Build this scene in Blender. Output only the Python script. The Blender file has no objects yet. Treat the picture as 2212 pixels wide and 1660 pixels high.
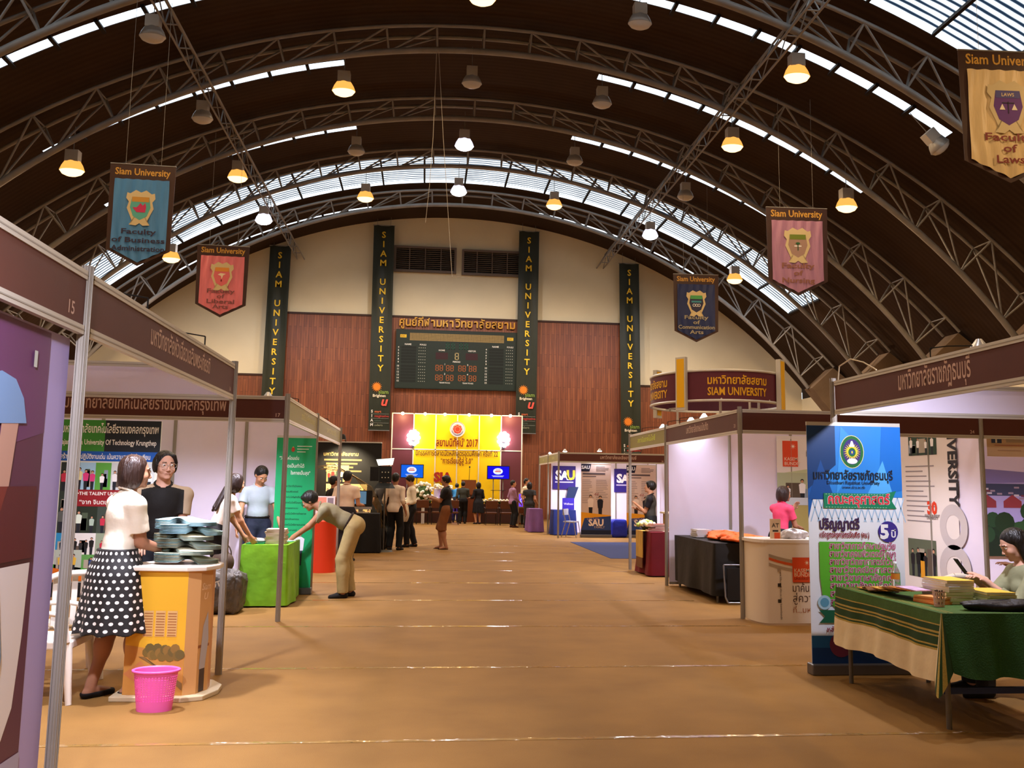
import bpy, math, random
import numpy as np
from mathutils import Vector, Matrix, Euler
PI = math.pi
R = math.radians
rnd = random.Random(7)
SC = bpy.context.scene
COL = SC.collection

# ---------------- camera ----------------
def make_camera():
    f, yaw, pitch, roll = 1842.0, .1014, .1168, .01524
    cy, sy, cp, sp = math.cos(yaw), math.sin(yaw), math.cos(pitch), math.sin(pitch)
    fw = Vector((sy*cp, cy*cp, sp)); r = Vector((cy, -sy, 0)); u = r.cross(fw)
    cr, sr = math.cos(roll), math.sin(roll)
    r2 = r*cr + u*sr; u2 = -r*sr + u*cr
    m = Matrix((r2, u2, -fw)).transposed().to_4x4(); m.translation = Vector((0, 0, 1.56))
    cam = bpy.data.cameras.new('camera'); cam.sensor_width = 36; cam.lens = f/2212*36
    cam.clip_start = .05; cam.clip_end = 300
    o = bpy.data.objects.new('camera', cam); COL.objects.link(o); o.matrix_world = m
    SC.camera = o
make_camera()
SC.view_settings.view_transform = 'Standard'; SC.view_settings.look = 'None'
SC.view_settings.gamma = 1; SC.view_settings.use_curve_mapping = False
SC.view_settings.exposure = 0.0
SC.cycles.max_bounces = 6; SC.cycles.diffuse_bounces = 3; SC.cycles.glossy_bounces = 2
SC.cycles.transmission_bounces = 4; SC.cycles.transparent_max_bounces = 8
SC.cycles.caustics_reflective = False; SC.cycles.caustics_refractive = False
SC.cycles.sample_clamp_indirect = 4.0
SC.cycles.use_denoising = True
# ---------------- world ----------------
W = bpy.data.worlds.new('world'); SC.world = W; W.use_nodes = True
bg = W.node_tree.nodes['Background']
bg.inputs[0].default_value = (.74, .87, 1.0, 1); bg.inputs[1].default_value = 2.6
W.cycles.sampling_method = 'NONE'
# lamp powers (W) and colours used by the lamp builders further down
SODIUM = (1.0, .66, .34); HALIDE = (.93, .92, 1.0); BOOTHC = (.84, .83, 1.0)
P_SOD, P_HAL, P_BOOTH = 225, 285, 85

# ---------------- materials ----------------
def lin(c):
    c = c/255
    return c/12.92 if c <= .04045 else ((c+.055)/1.055)**2.4
def hexc(h):
    return tuple(lin(int(h[i:i+2], 16)) for i in (0, 2, 4)) + (1,)
_mats = {}
def M(h, rough=.6, metal=0., var=.0, scale=8., bump=0., bscale=60., spec=.3, emit=0., stretch=(1, 1, 1)):
    """plain procedural material: colour h with a little noise variation and bump"""
    key = (h, rough, metal, var, scale, bump, bscale, spec, emit, stretch)
    if key in _mats: return _mats[key]
    m = bpy.data.materials.new('m_'+h); m.use_nodes = True
    nt = m.node_tree; b = nt.nodes['Principled BSDF']
    c = hexc(h); b.inputs['Base Color'].default_value = c
    b.inputs['Roughness'].default_value = rough; b.inputs['Metallic'].default_value = metal
    b.inputs['Specular IOR Level'].default_value = spec
    m.diffuse_color = c
    if emit:
        b.inputs['Emission Color'].default_value = c; b.inputs['Emission Strength'].default_value = emit
    if var or bump:
        tc = nt.nodes.new('ShaderNodeTexCoord'); mp = nt.nodes.new('ShaderNodeMapping')
        mp.inputs['Scale'].default_value = stretch
        nt.links.new(tc.outputs['Object'], mp.inputs[0])
        if var:
            n = nt.nodes.new('ShaderNodeTexNoise'); n.inputs['Scale'].default_value = scale; n.inputs['Detail'].default_value = 4
            nt.links.new(mp.outputs[0], n.inputs['Vector'])
            r = nt.nodes.new('ShaderNodeValToRGB')
            r.color_ramp.elements[0].position = .3; r.color_ramp.elements[1].position = .7
            r.color_ramp.elements[0].color = tuple(max(0, x*(1-var)) for x in c[:3])+(1,)
            r.color_ramp.elements[1].color = tuple(min(1, x*(1+var)) for x in c[:3])+(1,)
            nt.links.new(n.outputs[0], r.inputs[0]); nt.links.new(r.outputs[0], b.inputs['Base Color'])
        if bump:
            n2 = nt.nodes.new('ShaderNodeTexNoise'); n2.inputs['Scale'].default_value = bscale; n2.inputs['Detail'].default_value = 3
            nt.links.new(mp.outputs[0], n2.inputs['Vector'])
            bu = nt.nodes.new('ShaderNodeBump'); bu.inputs['Strength'].default_value = bump; bu.inputs['Distance'].default_value = .02
            nt.links.new(n2.outputs[0], bu.inputs['Height']); nt.links.new(bu.outputs[0], b.inputs['Normal'])
    _mats[key] = m
    return m
def EM(name, col, strength):
    key = ('E', name, col, strength)
    if key in _mats: return _mats[key]
    m = bpy.data.materials.new(name); m.use_nodes = True; nt = m.node_tree
    nt.nodes.remove(nt.nodes['Principled BSDF'])
    e = nt.nodes.new('ShaderNodeEmission'); e.inputs[0].default_value = tuple(col)+(1,); e.inputs[1].default_value = strength
    nt.links.new(e.outputs[0], nt.nodes['Material Output'].inputs[0])
    m.cycles.emission_sampling = 'NONE'
    _mats[key] = m
    return m
ALU = M('a39c90', .4, .3, var=.08, scale=3)
ALUW = M('c9c4b8', .4, .25)
STEEL = M('85827f', .5, .1, var=.15, scale=2)
FASC = M('582e26', .55, var=.05, scale=5)
PANELW = M('e6def4', .45, var=.02, scale=3)
BLACK = M('121212', .6)

# ---------------- mesh builder ----------------
_tc = {}
def text_geo(s, bold=0.0):
    key = (s, bold)
    if key in _tc: return _tc[key]
    c = bpy.data.curves.new('t', 'FONT'); c.body = s; c.size = 1; c.offset = bold; c.resolution_u = 2
    o = bpy.data.objects.new('t', c); COL.objects.link(o)
    dg = bpy.context.evaluated_depsgraph_get()
    me = bpy.data.meshes.new_from_object(o.evaluated_get(dg))
    v = [(p.co.x, p.co.y) for p in me.vertices]; f = [tuple(p.vertices) for p in me.polygons]
    bpy.data.objects.remove(o); bpy.data.curves.remove(c); bpy.data.meshes.remove(me)
    _tc[key] = (v, f)
    return _tc[key]
class MB:
    def __init__(s): s.v = []; s.f = []; s.m = []; s.mats = []; s.sm = []
    def mi(s, mat):
        if mat not in s.mats: s.mats.append(mat)
        return s.mats.index(mat)
    def add(s, vs, fs, mat, smooth=False):
        n = len(s.v); s.v += [tuple(v) for v in vs]; k = s.mi(mat)
        for f in fs: s.f.append(tuple(i+n for i in f)); s.m.append(k); s.sm.append(smooth)
        return s
    def box(s, x0, x1, y0, y1, z0, z1, mat, X=None):
        vs = [Vector((x, y, z)) for z in (z0, z1) for y in (y0, y1) for x in (x0, x1)]
        if X is not None: vs = [X @ v for v in vs]
        return s.add(vs, [(0, 2, 3, 1), (4, 5, 7, 6), (0, 1, 5, 4), (2, 6, 7, 3), (0, 4, 6, 2), (1, 3, 7, 5)], mat)
    def bar(s, a, b, r, mat, n=8, r2=None, smooth=True, roll=0):
        a, b = Vector(a), Vector(b); d = (b-a)
        if d.length < 1e-6: return s
        q = d.to_track_quat('Z', 'Y'); r2 = r if r2 is None else r2
        vs = []
        for p, rr in ((a, r), (b, r2)):
            for i in range(n):
                t = 2*PI*i/n+roll; vs.append(p+q @ Vector((rr*math.cos(t), rr*math.sin(t), 0)))
        fs = [(i, (i+1) % n, n+(i+1) % n, n+i) for i in range(n)]
        s.add(vs, fs, mat, smooth); s.add(vs[:n], [tuple(range(n-1, -1, -1))], mat); s.add(vs[n:], [tuple(range(n))], mat)
        return s
    def tube(s, pts, r, mat, n=6):
        for a, b in zip(pts[:-1], pts[1:]): s.bar(a, b, r, mat, n)
        return s
    def lathe(s, prof, mat, n=24, c=(0, 0, 0), sx=1, sy=1, smooth=True):
        vs = []
        for r, z in prof:
            for i in range(n):
                t = 2*PI*i/n; vs.append((c[0]+sx*r*math.cos(t), c[1]+sy*r*math.sin(t), c[2]+z))
        fs = [(j*n+i, j*n+(i+1) % n, (j+1)*n+(i+1) % n, (j+1)*n+i) for j in range(len(prof)-1) for i in range(n)]
        s.add(vs, fs, mat, smooth); return s
    def prism(s, poly, z0, z1, mat, f=None):
        """poly in local 2D, extruded z0..z1; f maps (x,y,z)->Vector"""
        f = f or (lambda x, y, z: (x, y, z)); n = len(poly)
        vs = [f(x, y, z0) for x, y in poly]+[f(x, y, z1) for x, y in poly]
        s.add(vs, [tuple(range(n-1, -1, -1)), tuple(range(n, 2*n))]+[(i, (i+1) % n, n+(i+1) % n, n+i) for i in range(n)], mat)
        return s
    def ball(s, c, r, mat, n=10, sz=(1, 1, 1)):
        prof = [(math.sin(PI*k/n)*r, -math.cos(PI*k/n)*r*sz[2]) for k in range(n+1)]
        return s.lathe([(max(a, 1e-4), b) for a, b in prof], mat, n+2, c, sz[0], sz[1])
    def grid(s, fn, nu, nv, mat, smooth=True):
        vs = [fn(i/nu, j/nv) for j in range(nv+1) for i in range(nu+1)]
        return s.add(vs, [(j*(nu+1)+i, j*(nu+1)+i+1, (j+1)*(nu+1)+i+1, (j+1)*(nu+1)+i) for j in range(nv) for i in range(nu)], mat, smooth)
    def build(s, name, parent=None, loc=None, bevel=0):
        me = bpy.data.meshes.new(name); me.from_pydata([tuple(v) for v in s.v], [], s.f)
        for m in s.mats: me.materials.append(m)
        me.polygons.foreach_set('material_index', s.m); me.polygons.foreach_set('use_smooth', s.sm)
        me.validate(); me.update()
        o = bpy.data.objects.new(name, me); COL.objects.link(o)
        if parent: o.parent = parent
        if loc: o.location = loc
        if bevel:
            b = o.modifiers.new('b', 'BEVEL'); b.width = bevel; b.segments = 2; b.limit_method = 'ANGLE'
        return o
def tag(o, label, cat, group=None, kind=None):
    if label: o['label'] = label
    if cat: o['category'] = cat
    if group: o['group'] = group
    if kind: o['kind'] = kind
    return o
def thing(name, label, cat, loc=(0, 0, 0), rz=0, group=None):
    o = bpy.data.objects.new(name, None); COL.objects.link(o); o.location = loc; o.rotation_euler = (0, 0, rz)
    o.empty_display_size = .1
    return tag(o, label, cat, group)
def struct(o, label=None, cat=None):
    return tag(o, label, cat, kind='structure')
def copytree(o, parent=None):
    c = o.copy(); COL.objects.link(c)
    if parent is not None: c.parent = parent
    for ch in list(o.children): copytree(ch, c)
    return c
class Pr:
    """print on a flat surface: origin o, right u, up v; every layer sits 0.8 mm in front of the last"""
    def __init__(s, mb, o, u, v, w=None, step=.0008):
        s.mb = mb; s.o = Vector(o); s.u = Vector(u).normalized(); s.v = Vector(v).normalized(); s.n = s.u.cross(s.v); s.st = step; s.L = 1
    def P(s, x, y, l): return s.o+s.u*x+s.v*y+s.n*(s.st*l)
    def lay(s, l): return s.L if l is None else l
    def rect(s, x0, y0, x1, y1, mat, l=None):
        l = s.lay(l); s.mb.add([s.P(x0, y0, l), s.P(x1, y0, l), s.P(x1, y1, l), s.P(x0, y1, l)], [(0, 1, 2, 3)], mat); return s
    def poly(s, pts, mat, l=None):
        l = s.lay(l); s.mb.add([s.P(x, y, l) for x, y in pts], [tuple(range(len(pts)))], mat); return s
    def disc(s, x, y, r, mat, l=None, ry=None, n=24, a0=0, a1=360):
        ry = ry or r; l = s.lay(l)
        pts = [(x+r*math.cos(R(a0+(a1-a0)*i/n)), y+ry*math.sin(R(a0+(a1-a0)*i/n))) for i in range(n if a1-a0 == 360 else n+1)]
        return s.poly(pts, mat, l)
    def ring(s, x, y, r, w, mat, l=None, ry=None, n=28):
        ry = ry or r; l = s.lay(l); vs = []
        for i in range(n):
            c, q = math.cos(2*PI*i/n), math.sin(2*PI*i/n)
            vs += [s.P(x+r*c, y+ry*q, l), s.P(x+(r-w)*c, y+(ry-w)*q, l)]
        s.mb.add(vs, [(2*i, 2*((i+1) % n), 2*((i+1) % n)+1, 2*i+1) for i in range(n)], mat); return s
    def star(s, x, y, r, r2, n, mat, l=None, tw=0):
        pts = []
        for i in range(2*n):
            a = PI*i/n+(tw if i % 2 else 0); q = r if i % 2 == 0 else r2; pts.append((x+q*math.cos(a), y+q*math.sin(a)))
        l = s.lay(l); c = s.P(x, y, l); vs = [c]+[s.P(a, b, l) for a, b in pts]
        s.mb.add(vs, [(0, i+1, (i+1) % (2*n)+1) for i in range(2*n)], mat); return s
    def text(s, t, x, y, h, mat, w=None, al='c', bold=.012, l=None, rot=0, shear=0, maxw=None):
        """h = em size; w = forced width"""
        v, f = text_geo(t, bold); l = s.lay(l)
        x0 = min(a for a, b in v); x1 = max(a for a, b in v); W0 = (x1-x0)*h
        k = (w/W0) if w else (min(1, maxw/W0) if maxw else 1); W1 = W0*k
        off = {'c': -W1/2, 'l': 0, 'r': -W1}[al]; c, q = math.cos(rot), math.sin(rot); vs = []
        for a, b in v:
            px, py = (a-x0)*h*k+off+shear*b*h, b*h
            vs.append(s.P(x+px*c-py*q, y+px*q+py*c, l))
        s.mb.add(vs, f, mat); return s
    def lines(s, x, y, w, n, dy, mat, th=None, l=None, seed=1):
        r = random.Random(seed)
        for i in range(n):
            ww = w*(.6+.4*r.random()); s.rect(x, y-i*dy-(th or dy*.3), x+ww, y-i*dy, mat, l)
        return s
    def fig(s, x, y, h, cloth='e8e8e8', skin='c89878', hair='1c1614', pants='20242c', l=None):
        """small printed figure of a person, feet at y"""
        l = s.lay(l)
        s.poly([(x-.07*h, y), (x-.09*h, y+.45*h), (x+.09*h, y+.45*h), (x+.07*h, y)], M(pants), l)
        s.poly([(x-.11*h, y+.42*h), (x-.14*h, y+.76*h), (x-.05*h, y+.82*h), (x+.05*h, y+.82*h), (x+.14*h, y+.76*h), (x+.11*h, y+.42*h)], M(cloth), l+.3)
        s.disc(x, y+.91*h, .075*h, M(hair), l+.5, n=10); s.disc(x, y+.885*h, .055*h, M(skin), l+.8, n=10)
        return s
    def photo(s, x0, y0, x1, y1, bgc='7c8c70', n=4, l=None, seed=0, cloths=('e8e8e8', '304878', 'c03048', '30302c', 'd8b040'), sky=None):
        r = random.Random(seed); l = s.lay(l); w, h = x1-x0, y1-y0
        s.rect(x0, y0, x1, y1, M(bgc), l)
        if sky: s.rect(x0, y0+.55*h, x1, y1, M(sky), l+.2)
        for i in range(3):
            a = x0+r.random()*w*.7; s.rect(a, y0+.1*h, a+w*.25, y0+(.4+.4*r.random())*h, M(r.choice(['4c5c48', 'a8a090', '5c5044', '8898a8'])), l+.3)
        for i in range(n):
            s.fig(x0+w*(i+.5+.3*(r.random()-.5))/n, y0, h*(.62+.25*r.random()), r.choice(cloths), l=l+.5+.02*i)
        return s
FR = {'-Y': ((1, 0, 0), (0, 0, 1)), '+X': ((0, 1, 0), (0, 0, 1)), '-X': ((0, -1, 0), (0, 0, 1)), '+Y': ((-1, 0, 0), (0, 0, 1))}
# ================= THE HALL =================
X0, Z0, R0 = 1.3, -7.82, 21.6
YW, YB = 38.5, -4.0
def arc(th, off=0, rr=R0): a = R(th); return X0+(rr-off)*math.sin(a), Z0+(rr-off)*math.cos(a)
# floor
def carpet_mat():
    m = bpy.data.materials.new('carpet'); m.use_nodes = True; nt = m.node_tree; b = nt.nodes['Principled BSDF']
    tc = nt.nodes.new('ShaderNodeTexCoord')
    n1 = nt.nodes.new('ShaderNodeTexNoise'); n1.inputs['Scale'].default_value = 1.6; n1.inputs['Detail'].default_value = 5
    mp = nt.nodes.new('ShaderNodeMapping'); mp.inputs['Scale'].default_value = (1, 1.2, 1)
    nt.links.new(tc.outputs['Object'], mp.inputs[0]); nt.links.new(mp.outputs[0], n1.inputs['Vector'])
    n2 = nt.nodes.new('ShaderNodeTexNoise'); n2.inputs['Scale'].default_value = 160; n2.inputs['Detail'].default_value = 2
    nt.links.new(tc.outputs['Object'], n2.inputs['Vector'])
    mx = nt.nodes.new('ShaderNodeMath'); mx.operation = 'MULTIPLY_ADD'; mx.inputs[1].default_value = .35
    nt.links.new(n2.outputs[0], mx.inputs[0]); nt.links.new(n1.outputs[0], mx.inputs[2])
    r = nt.nodes.new('ShaderNodeValToRGB'); r.color_ramp.elements[0].position = .4; r.color_ramp.elements[1].position = .95
    r.color_ramp.elements[0].color = hexc('805c2c'); r.color_ramp.elements[1].color = hexc('987038')
    nt.links.new(mx.outputs[0], r.inputs[0]); nt.links.new(r.outputs[0], b.inputs['Base Color'])
    b.inputs['Roughness'].default_value = .75; b.inputs['Specular IOR Level'].default_value = .25
    bu = nt.nodes.new('ShaderNodeBump'); bu.inputs['Strength'].default_value = .25; bu.inputs['Distance'].default_value = .01
    nt.links.new(n2.outputs[0], bu.inputs['Height']); nt.links.new(bu.outputs[0], b.inputs['Normal'])
    return m
mb = MB(); mb.box(-16, 19, YB, YW+.3, -.1, 0, carpet_mat()); struct(mb.build('floor'))
def tape_mat():
    m = M('a07c44', .14, var=.12, scale=3, bump=1.0, bscale=5, spec=1., stretch=(1, 1, 1)); return m
for k, y in enumerate((3.35, 5.43, 7.5, 9.6, 11.68, 13.7, 15.6, 17.6, 19.7, 21.8, 24.2, 26.4)):
    mb = MB(); mb.box(-4.4, 3.6 if y < 7 else 3.75, y-.022, y+.022, .0005, .002, tape_mat())
    names = ['first', 'second', 'third', 'fourth', 'fifth', 'sixth', 'seventh', 'eighth', 'ninth', 'tenth', 'eleventh', 'twelfth']
    tag(mb.build('floor_tape'), 'clear shiny tape seam across the tan carpet, %s one counted from the camera' % names[k], 'tape', 'carpet seam tapes')
# gable wall
def wood_mat():
    m = bpy.data.materials.new('plank_wall'); m.use_nodes = True; nt = m.node_tree; b = nt.nodes['Principled BSDF']
    tc = nt.nodes.new('ShaderNodeTexCoord'); sp = nt.nodes.new('ShaderNodeSeparateXYZ'); cb = nt.nodes.new('ShaderNodeCombineXYZ')
    nt.links.new(tc.outputs['Object'], sp.inputs[0]); nt.links.new(sp.outputs[2], cb.inputs[0]); nt.links.new(sp.outputs[0], cb.inputs[1])
    br = nt.nodes.new('ShaderNodeTexBrick'); br.offset = .37; br.offset_frequency = 2
    br.inputs['Color1'].default_value = hexc('7c4022'); br.inputs['Color2'].default_value = hexc('945430'); br.inputs['Mortar'].default_value = hexc('4c2413')
    br.inputs['Scale'].default_value = 1; br.inputs['Mortar Size'].default_value = .006; br.inputs['Brick Width'].default_value = 1.5; br.inputs['Row Height'].default_value = .11
    nt.links.new(cb.outputs[0], br.inputs['Vector'])
    n = nt.nodes.new('ShaderNodeTexNoise'); n.inputs['Scale'].default_value = 1.2; n.inputs['Detail'].default_value = 6
    mp = nt.nodes.new('ShaderNodeMapping'); mp.inputs['Scale'].default_value = (14, 1, 1)
    nt.links.new(tc.outputs['Object'], mp.inputs[0]); nt.links.new(mp.outputs[0], n.inputs['Vector'])
    mx = nt.nodes.new('ShaderNodeMix'); mx.data_type = 'RGBA'; mx.blend_type = 'MULTIPLY'; mx.inputs[0].default_value = .7
    nt.links.new(br.outputs[0], mx.inputs[6])
    r = nt.nodes.new('ShaderNodeValToRGB'); r.color_ramp.elements[0].color = (.6, .57, .55, 1); r.color_ramp.elements[1].color = (1.1, 1.1, 1.1, 1)
    r.color_ramp.elements[0].position = .35; r.color_ramp.elements[1].position = .65
    nt.links.new(n.outputs[0], r.inputs[0]); nt.links.new(r.outputs[0], mx.inputs[7]); nt.links.new(mx.outputs[2], b.inputs['Base Color'])
    b.inputs['Roughness'].default_value = .5
    return m
WOOD = wood_mat()
CREAM = M('e8dcba', .85, var=.05, scale=.6, bump=.1, bscale=30)
def arch_poly(x0, x1, zb, off=-.05, n=40):
    pts = [(x0, zb), (x1, zb)]
    for i in range(n+1):
        x = x1+(x0-x1)*i/n; dx = x-X0; rr = R0-off
        pts.append((x, Z0+math.sqrt(max(rr*rr-dx*dx, 0))))
    return pts
mb = MB(); mb.prism(arch_poly(-15.1, 17.7, 0), YW, YW+.25, CREAM, lambda x, y, z: (x, z, y)); struct(mb.build('wall_back'))
mb = MB()
mb.prism([(-15.1, 0), (13.5, 0), (13.5, 6.15), (9.3, 6.15), (9.3, 9.03), (-6.9, 9.03), (-6.9, 6.19), (-15.1, 6.19)], YW-.06, YW-.002, WOOD, lambda x, y, z: (x, z, y))
struct(mb.build('trim_1'))
mb = MB(); DKW = M('3a2014', .5)
for a, b, z in ((-6.9, 9.3, 9.03), (-15.1, -6.9, 6.19), (9.3, 13.5, 6.15)): mb.box(a, b, YW-.09, YW-.061, z-.03, z+.06, DKW)
struct(mb.build('trim_2'))
mb = MB(); mb.box(-15.3, -15.1, YB, YW, 0, 6.9, CREAM); struct(mb.build('wall_left'))
mb = MB(); mb.box(17.7, 17.9, YB, YW, 0, 5.75, CREAM); mb.box(17.72, 17.9, YB, YW, 5.75, 6.75, M('2a1d16')); struct(mb.build('wall_right'))
mb = MB(); mb.prism(arch_poly(-15.1, 17.7, 0), YB-.25, YB, CREAM, lambda x, y, z: (x, z, y)); struct(mb.build('wall_rear'))
# roof with real openings
def roof_mat():
    m = bpy.data.materials.new('roof_board'); m.use_nodes = True; nt = m.node_tree; b = nt.nodes['Principled BSDF']
    tc = nt.nodes.new('ShaderNodeTexCoord'); sp = nt.nodes.new('ShaderNodeSeparateXYZ'); nt.links.new(tc.outputs['Object'], sp.inputs[0])
    wv = nt.nodes.new('ShaderNodeTexWave'); wv.bands_direction = 'Y'; wv.inputs['Scale'].default_value = 1.6; wv.inputs['Distortion'].default_value = .6
    nt.links.new(tc.outputs['Object'], wv.inputs['Vector'])
    n = nt.nodes.new('ShaderNodeTexNoise'); n.inputs['Scale'].default_value = .7; n.inputs['Detail'].default_value = 6; nt.links.new(tc.outputs['Object'], n.inputs['Vector'])
    r = nt.nodes.new('ShaderNodeValToRGB'); r.color_ramp.elements[0].color = hexc('281c14'); r.color_ramp.elements[1].color = hexc('3e2e22')
    a = nt.nodes.new('ShaderNodeMath'); a.operation = 'MULTIPLY_ADD'; a.inputs[1].default_value = .35
    nt.links.new(wv.outputs[1], a.inputs[0]); nt.links.new(n.outputs[0], a.inputs[2]); nt.links.new(a.outputs[0], r.inputs[0])
    nt.links.new(r.outputs[0], b.inputs['Base Color']); b.inputs['Roughness'].default_value = .8; b.inputs['Specular IOR Level'].default_value = .1
    return m
ROOF = roof_mat()
def skylight_mat():
    m = bpy.data.materials.new('corrugated_sheet'); m.use_nodes = True; nt = m.node_tree
    nt.nodes.remove(nt.nodes['Principled BSDF'])
    tc = nt.nodes.new('ShaderNodeTexCoord')
    wv = nt.nodes.new('ShaderNodeTexWave'); wv.bands_direction = 'Y'; wv.inputs['Scale'].default_value = 1.55; wv.inputs['Distortion'].default_value = .5; wv.inputs['Detail'].default_value = 1
    nt.links.new(tc.outputs['Object'], wv.inputs['Vector'])
    n = nt.nodes.new('ShaderNodeTexNoise'); n.inputs['Scale'].default_value = 1.2; nt.links.new(tc.outputs['Object'], n.inputs['Vector'])
    ad = nt.nodes.new('ShaderNodeMath'); ad.operation = 'MULTIPLY_ADD'; ad.inputs[1].default_value = .5
    nt.links.new(n.outputs[0], ad.inputs[0]); nt.links.new(wv.outputs[1], ad.inputs[2])
    r = nt.nodes.new('ShaderNodeValToRGB'); r.color_ramp.elements[0].position = .35; r.color_ramp.elements[1].position = .8
    r.color_ramp.elements[0].color = (.10, .13, .17, 1); r.color_ramp.elements[1].color = (.95, .92, .88, 1)
    nt.links.new(ad.outputs[0], r.inputs[0])
    t = nt.nodes.new('ShaderNodeBsdfTransparent'); nt.links.new(r.outputs[0], t.inputs[0])
    nt.links.new(t.outputs[0], nt.nodes['Material Output'].inputs[0])
    return m
SKYM = skylight_mat()
TH0, TH1 = -50.5, 50.5
SLITS = [(19.12, 19.45), (23.32, 23.66), (27.82, 28.14), (36.3, 36.5)]
SKYL = [(14.0, 16.75, -39, 39.5), (31.0, 33.85, -39.2, 39.6)]
def shell(mb, ya, yb, ta, tb, mat, r0=R0, t=.02, st=1.4):
    n = max(1, int(round((tb-ta)/st)))
    vs = []
    for i in range(n+1):
        a = ta+(tb-ta)*i/n
        for rr in (r0, r0+t):
            x, z = arc(a, 0, rr)
            vs += [(x, ya, z), (x, yb, z)]
    fs = []
    for i in range(n):
        k = 4*i; fs += [(k, k+1, k+5, k+4), (k+2, k+6, k+7, k+3), (k, k+4, k+6, k+2), (k+1, k+3, k+7, k+5)]
    fs += [(0, 2, 3, 1), (4*n, 4*n+1, 4*n+3, 4*n+2)]
    mb.add(vs, fs, mat)
mb = MB()
ops = [(a, b, [(-33, -10.3), (9.3, 32.4)]) for a, b in SLITS]+[(a, b, [(c, d)]) for a, b, c, d in SKYL]
ops.sort(); y = YB-.2
for a, b, segs in ops:
    shell(mb, y, a, TH0, TH1, ROOF)
    t = TH0
    for c, d in segs: shell(mb, a, b, t, c, ROOF); t = d
    shell(mb, a, b, t, TH1, ROOF); y = b
shell(mb, y, YW+.25, TH0, TH1, ROOF)
struct(mb.build('ceiling'), 'dark brown barrel vault ceiling over the hall', 'ceiling')
# dark ribs that cut the narrow roof slots into panes
mb = MB(); RIB = M('1c1512', .8)
for a, b in SLITS:
    for t0, t1 in ((-33, -10.3), (9.3, 32.4)):
        k = t0+2.85
        while k < t1-1:
            x, z = arc(k, -.02); T = Matrix.Translation((x, 0, z)) @ Matrix.Rotation(R(k), 4, 'Y')
            mb.box(-.045, .045, a-.1, b+.1, -.1, .02, RIB, T); k += 2.85
struct(mb.build('trim_3'))
# skylight sheets with dark bars
for i, (a, b, t0, t1) in enumerate(SKYL):
    w = MB(); shell(w, a, b, t0, t1, SKYM, R0+.14, .006); o = struct(w.build('window_%d' % (i+1)))
    f = MB(); k = t0
    while k <= t1+.1:
        x, z = arc(k, .02); T = Matrix.Translation((x, 0, z)) @ Matrix.Rotation(R(k), 4, 'Y')
        f.box(-.035, .035, a, b, -.02, .12, RIB, T); k += (t1-t0)/18
    f.build('window_frame', o)
# ---- arched trusses
def seg_obj(name, a, b, r, mat, parent, n=6):
    m = MB(); m.bar(a, b, r, mat, n); return m.build(name, parent)
def rb(t): return 20.86-.62*(abs(t)/43)**2
def make_truss():
    root = thing('roof_truss', 'x', 'roof truss')
    NB = 22; TT = 47.4
    def pt(t, rr, dy): a = R(t); return Vector((X0+rr*math.sin(a), dy, Z0+rr*math.cos(a)))
    wd = lambda t: .30+.12*(abs(t)/45)**2
    for dy in (-1, 1):
        m = MB(); P = [pt(-TT+2*TT*i/60, 21.38, dy*wd(-TT+2*TT*i/60)) for i in range(61)]
        m.tube(P, .05, STEEL, 6); m.build('top_chord', root)
    m = MB(); P = [pt(-TT+2*TT*i/60, rb(-TT+2*TT*i/60), 0) for i in range(61)]; m.tube(P, .085, STEEL, 8); m.build('bottom_chord', root)
    node = lambda i: (1 if i >= 11 else -1)*(3.3*abs(i-11)+.078*(i-11)**2)
    for i in range(NB+1):
        t = node(i); s = 1 if t > 0 else -1
        for dy in (-1, 1):
            seg_obj('web_post', pt(t, rb(t), 0), pt(t, 21.36, dy*wd(t)), .03, STEEL, root)
            j = i-s
            if i != NB//2 and 0 <= j <= NB:
                t2 = node(j) if True else t
                seg_obj('diagonal_brace', pt(t, 21.36, dy*wd(t)), pt(node(i+s), rb(node(i+s)), 0), .028, STEEL, root) if 0 <= i+s <= NB else None
        seg_obj('cross_brace', pt(t, 21.38, -wd(t)), pt(t, 21.38, wd(t)), .022, STEEL, root)
    return root
tr0 = make_truss()
TY = (13.2, 17.4, 21.6, 25.87, 30.0, 34.38)
tl = ['nearest of the dark steel arched trusses, beside the bright roof sheets at upper right', 'second dark steel arched truss from the camera', 'third dark steel arched truss, its lower chord just above the centre lamp housing',
      'fourth dark steel arched truss from the camera, in front of the white roof slots', 'dark steel arched truss crossing in front of the long blue-white skylight', 'farthest dark steel arched truss, just before the cream gable wall']
for i, y in enumerate(TY):
    o = tr0 if i == 0 else copytree(tr0); o.location = (0, y, 0); tag(o, tl[i], 'roof truss', 'arched roof trusses')
# lattice girders running down the hall
def make_girder(th, lab):
    root = thing('lattice_girder', lab, 'girder')
    xb, zb = arc(th, 1.0); xt, zt = arc(th, .30); y0, y1 = 13.2, 38.45
    rows = [(xb-.16, zb), (xb+.16, zb), (xt, zt)]
    for x, z in rows: seg_obj('chord', (x, y0, z), (x, y1, z), .03, STEEL, root)
    n = 24
    for i in range(n):
        ya = y0+(y1-y0)*i/n; yb = y0+(y1-y0)*(i+1)/n; ym = (ya+yb)/2
        for x in (xb-.16, xb+.16):
            seg_obj('diagonal_brace', (x, ya, zb), (xt, ym, zt), .017, STEEL, root)
            seg_obj('diagonal_brace', (xt, ym, zt), (x, yb, zb), .017, STEEL, root)
        seg_obj('cross_brace', (xb-.16, ya, zb), (xb+.16, ya, zb), .017, STEEL, root)
make_girder(-20.1, 'lattice girder running down the left side under the arched trusses')
make_girder(18.9, 'lattice girder running down the right side under the arched trusses')
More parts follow.
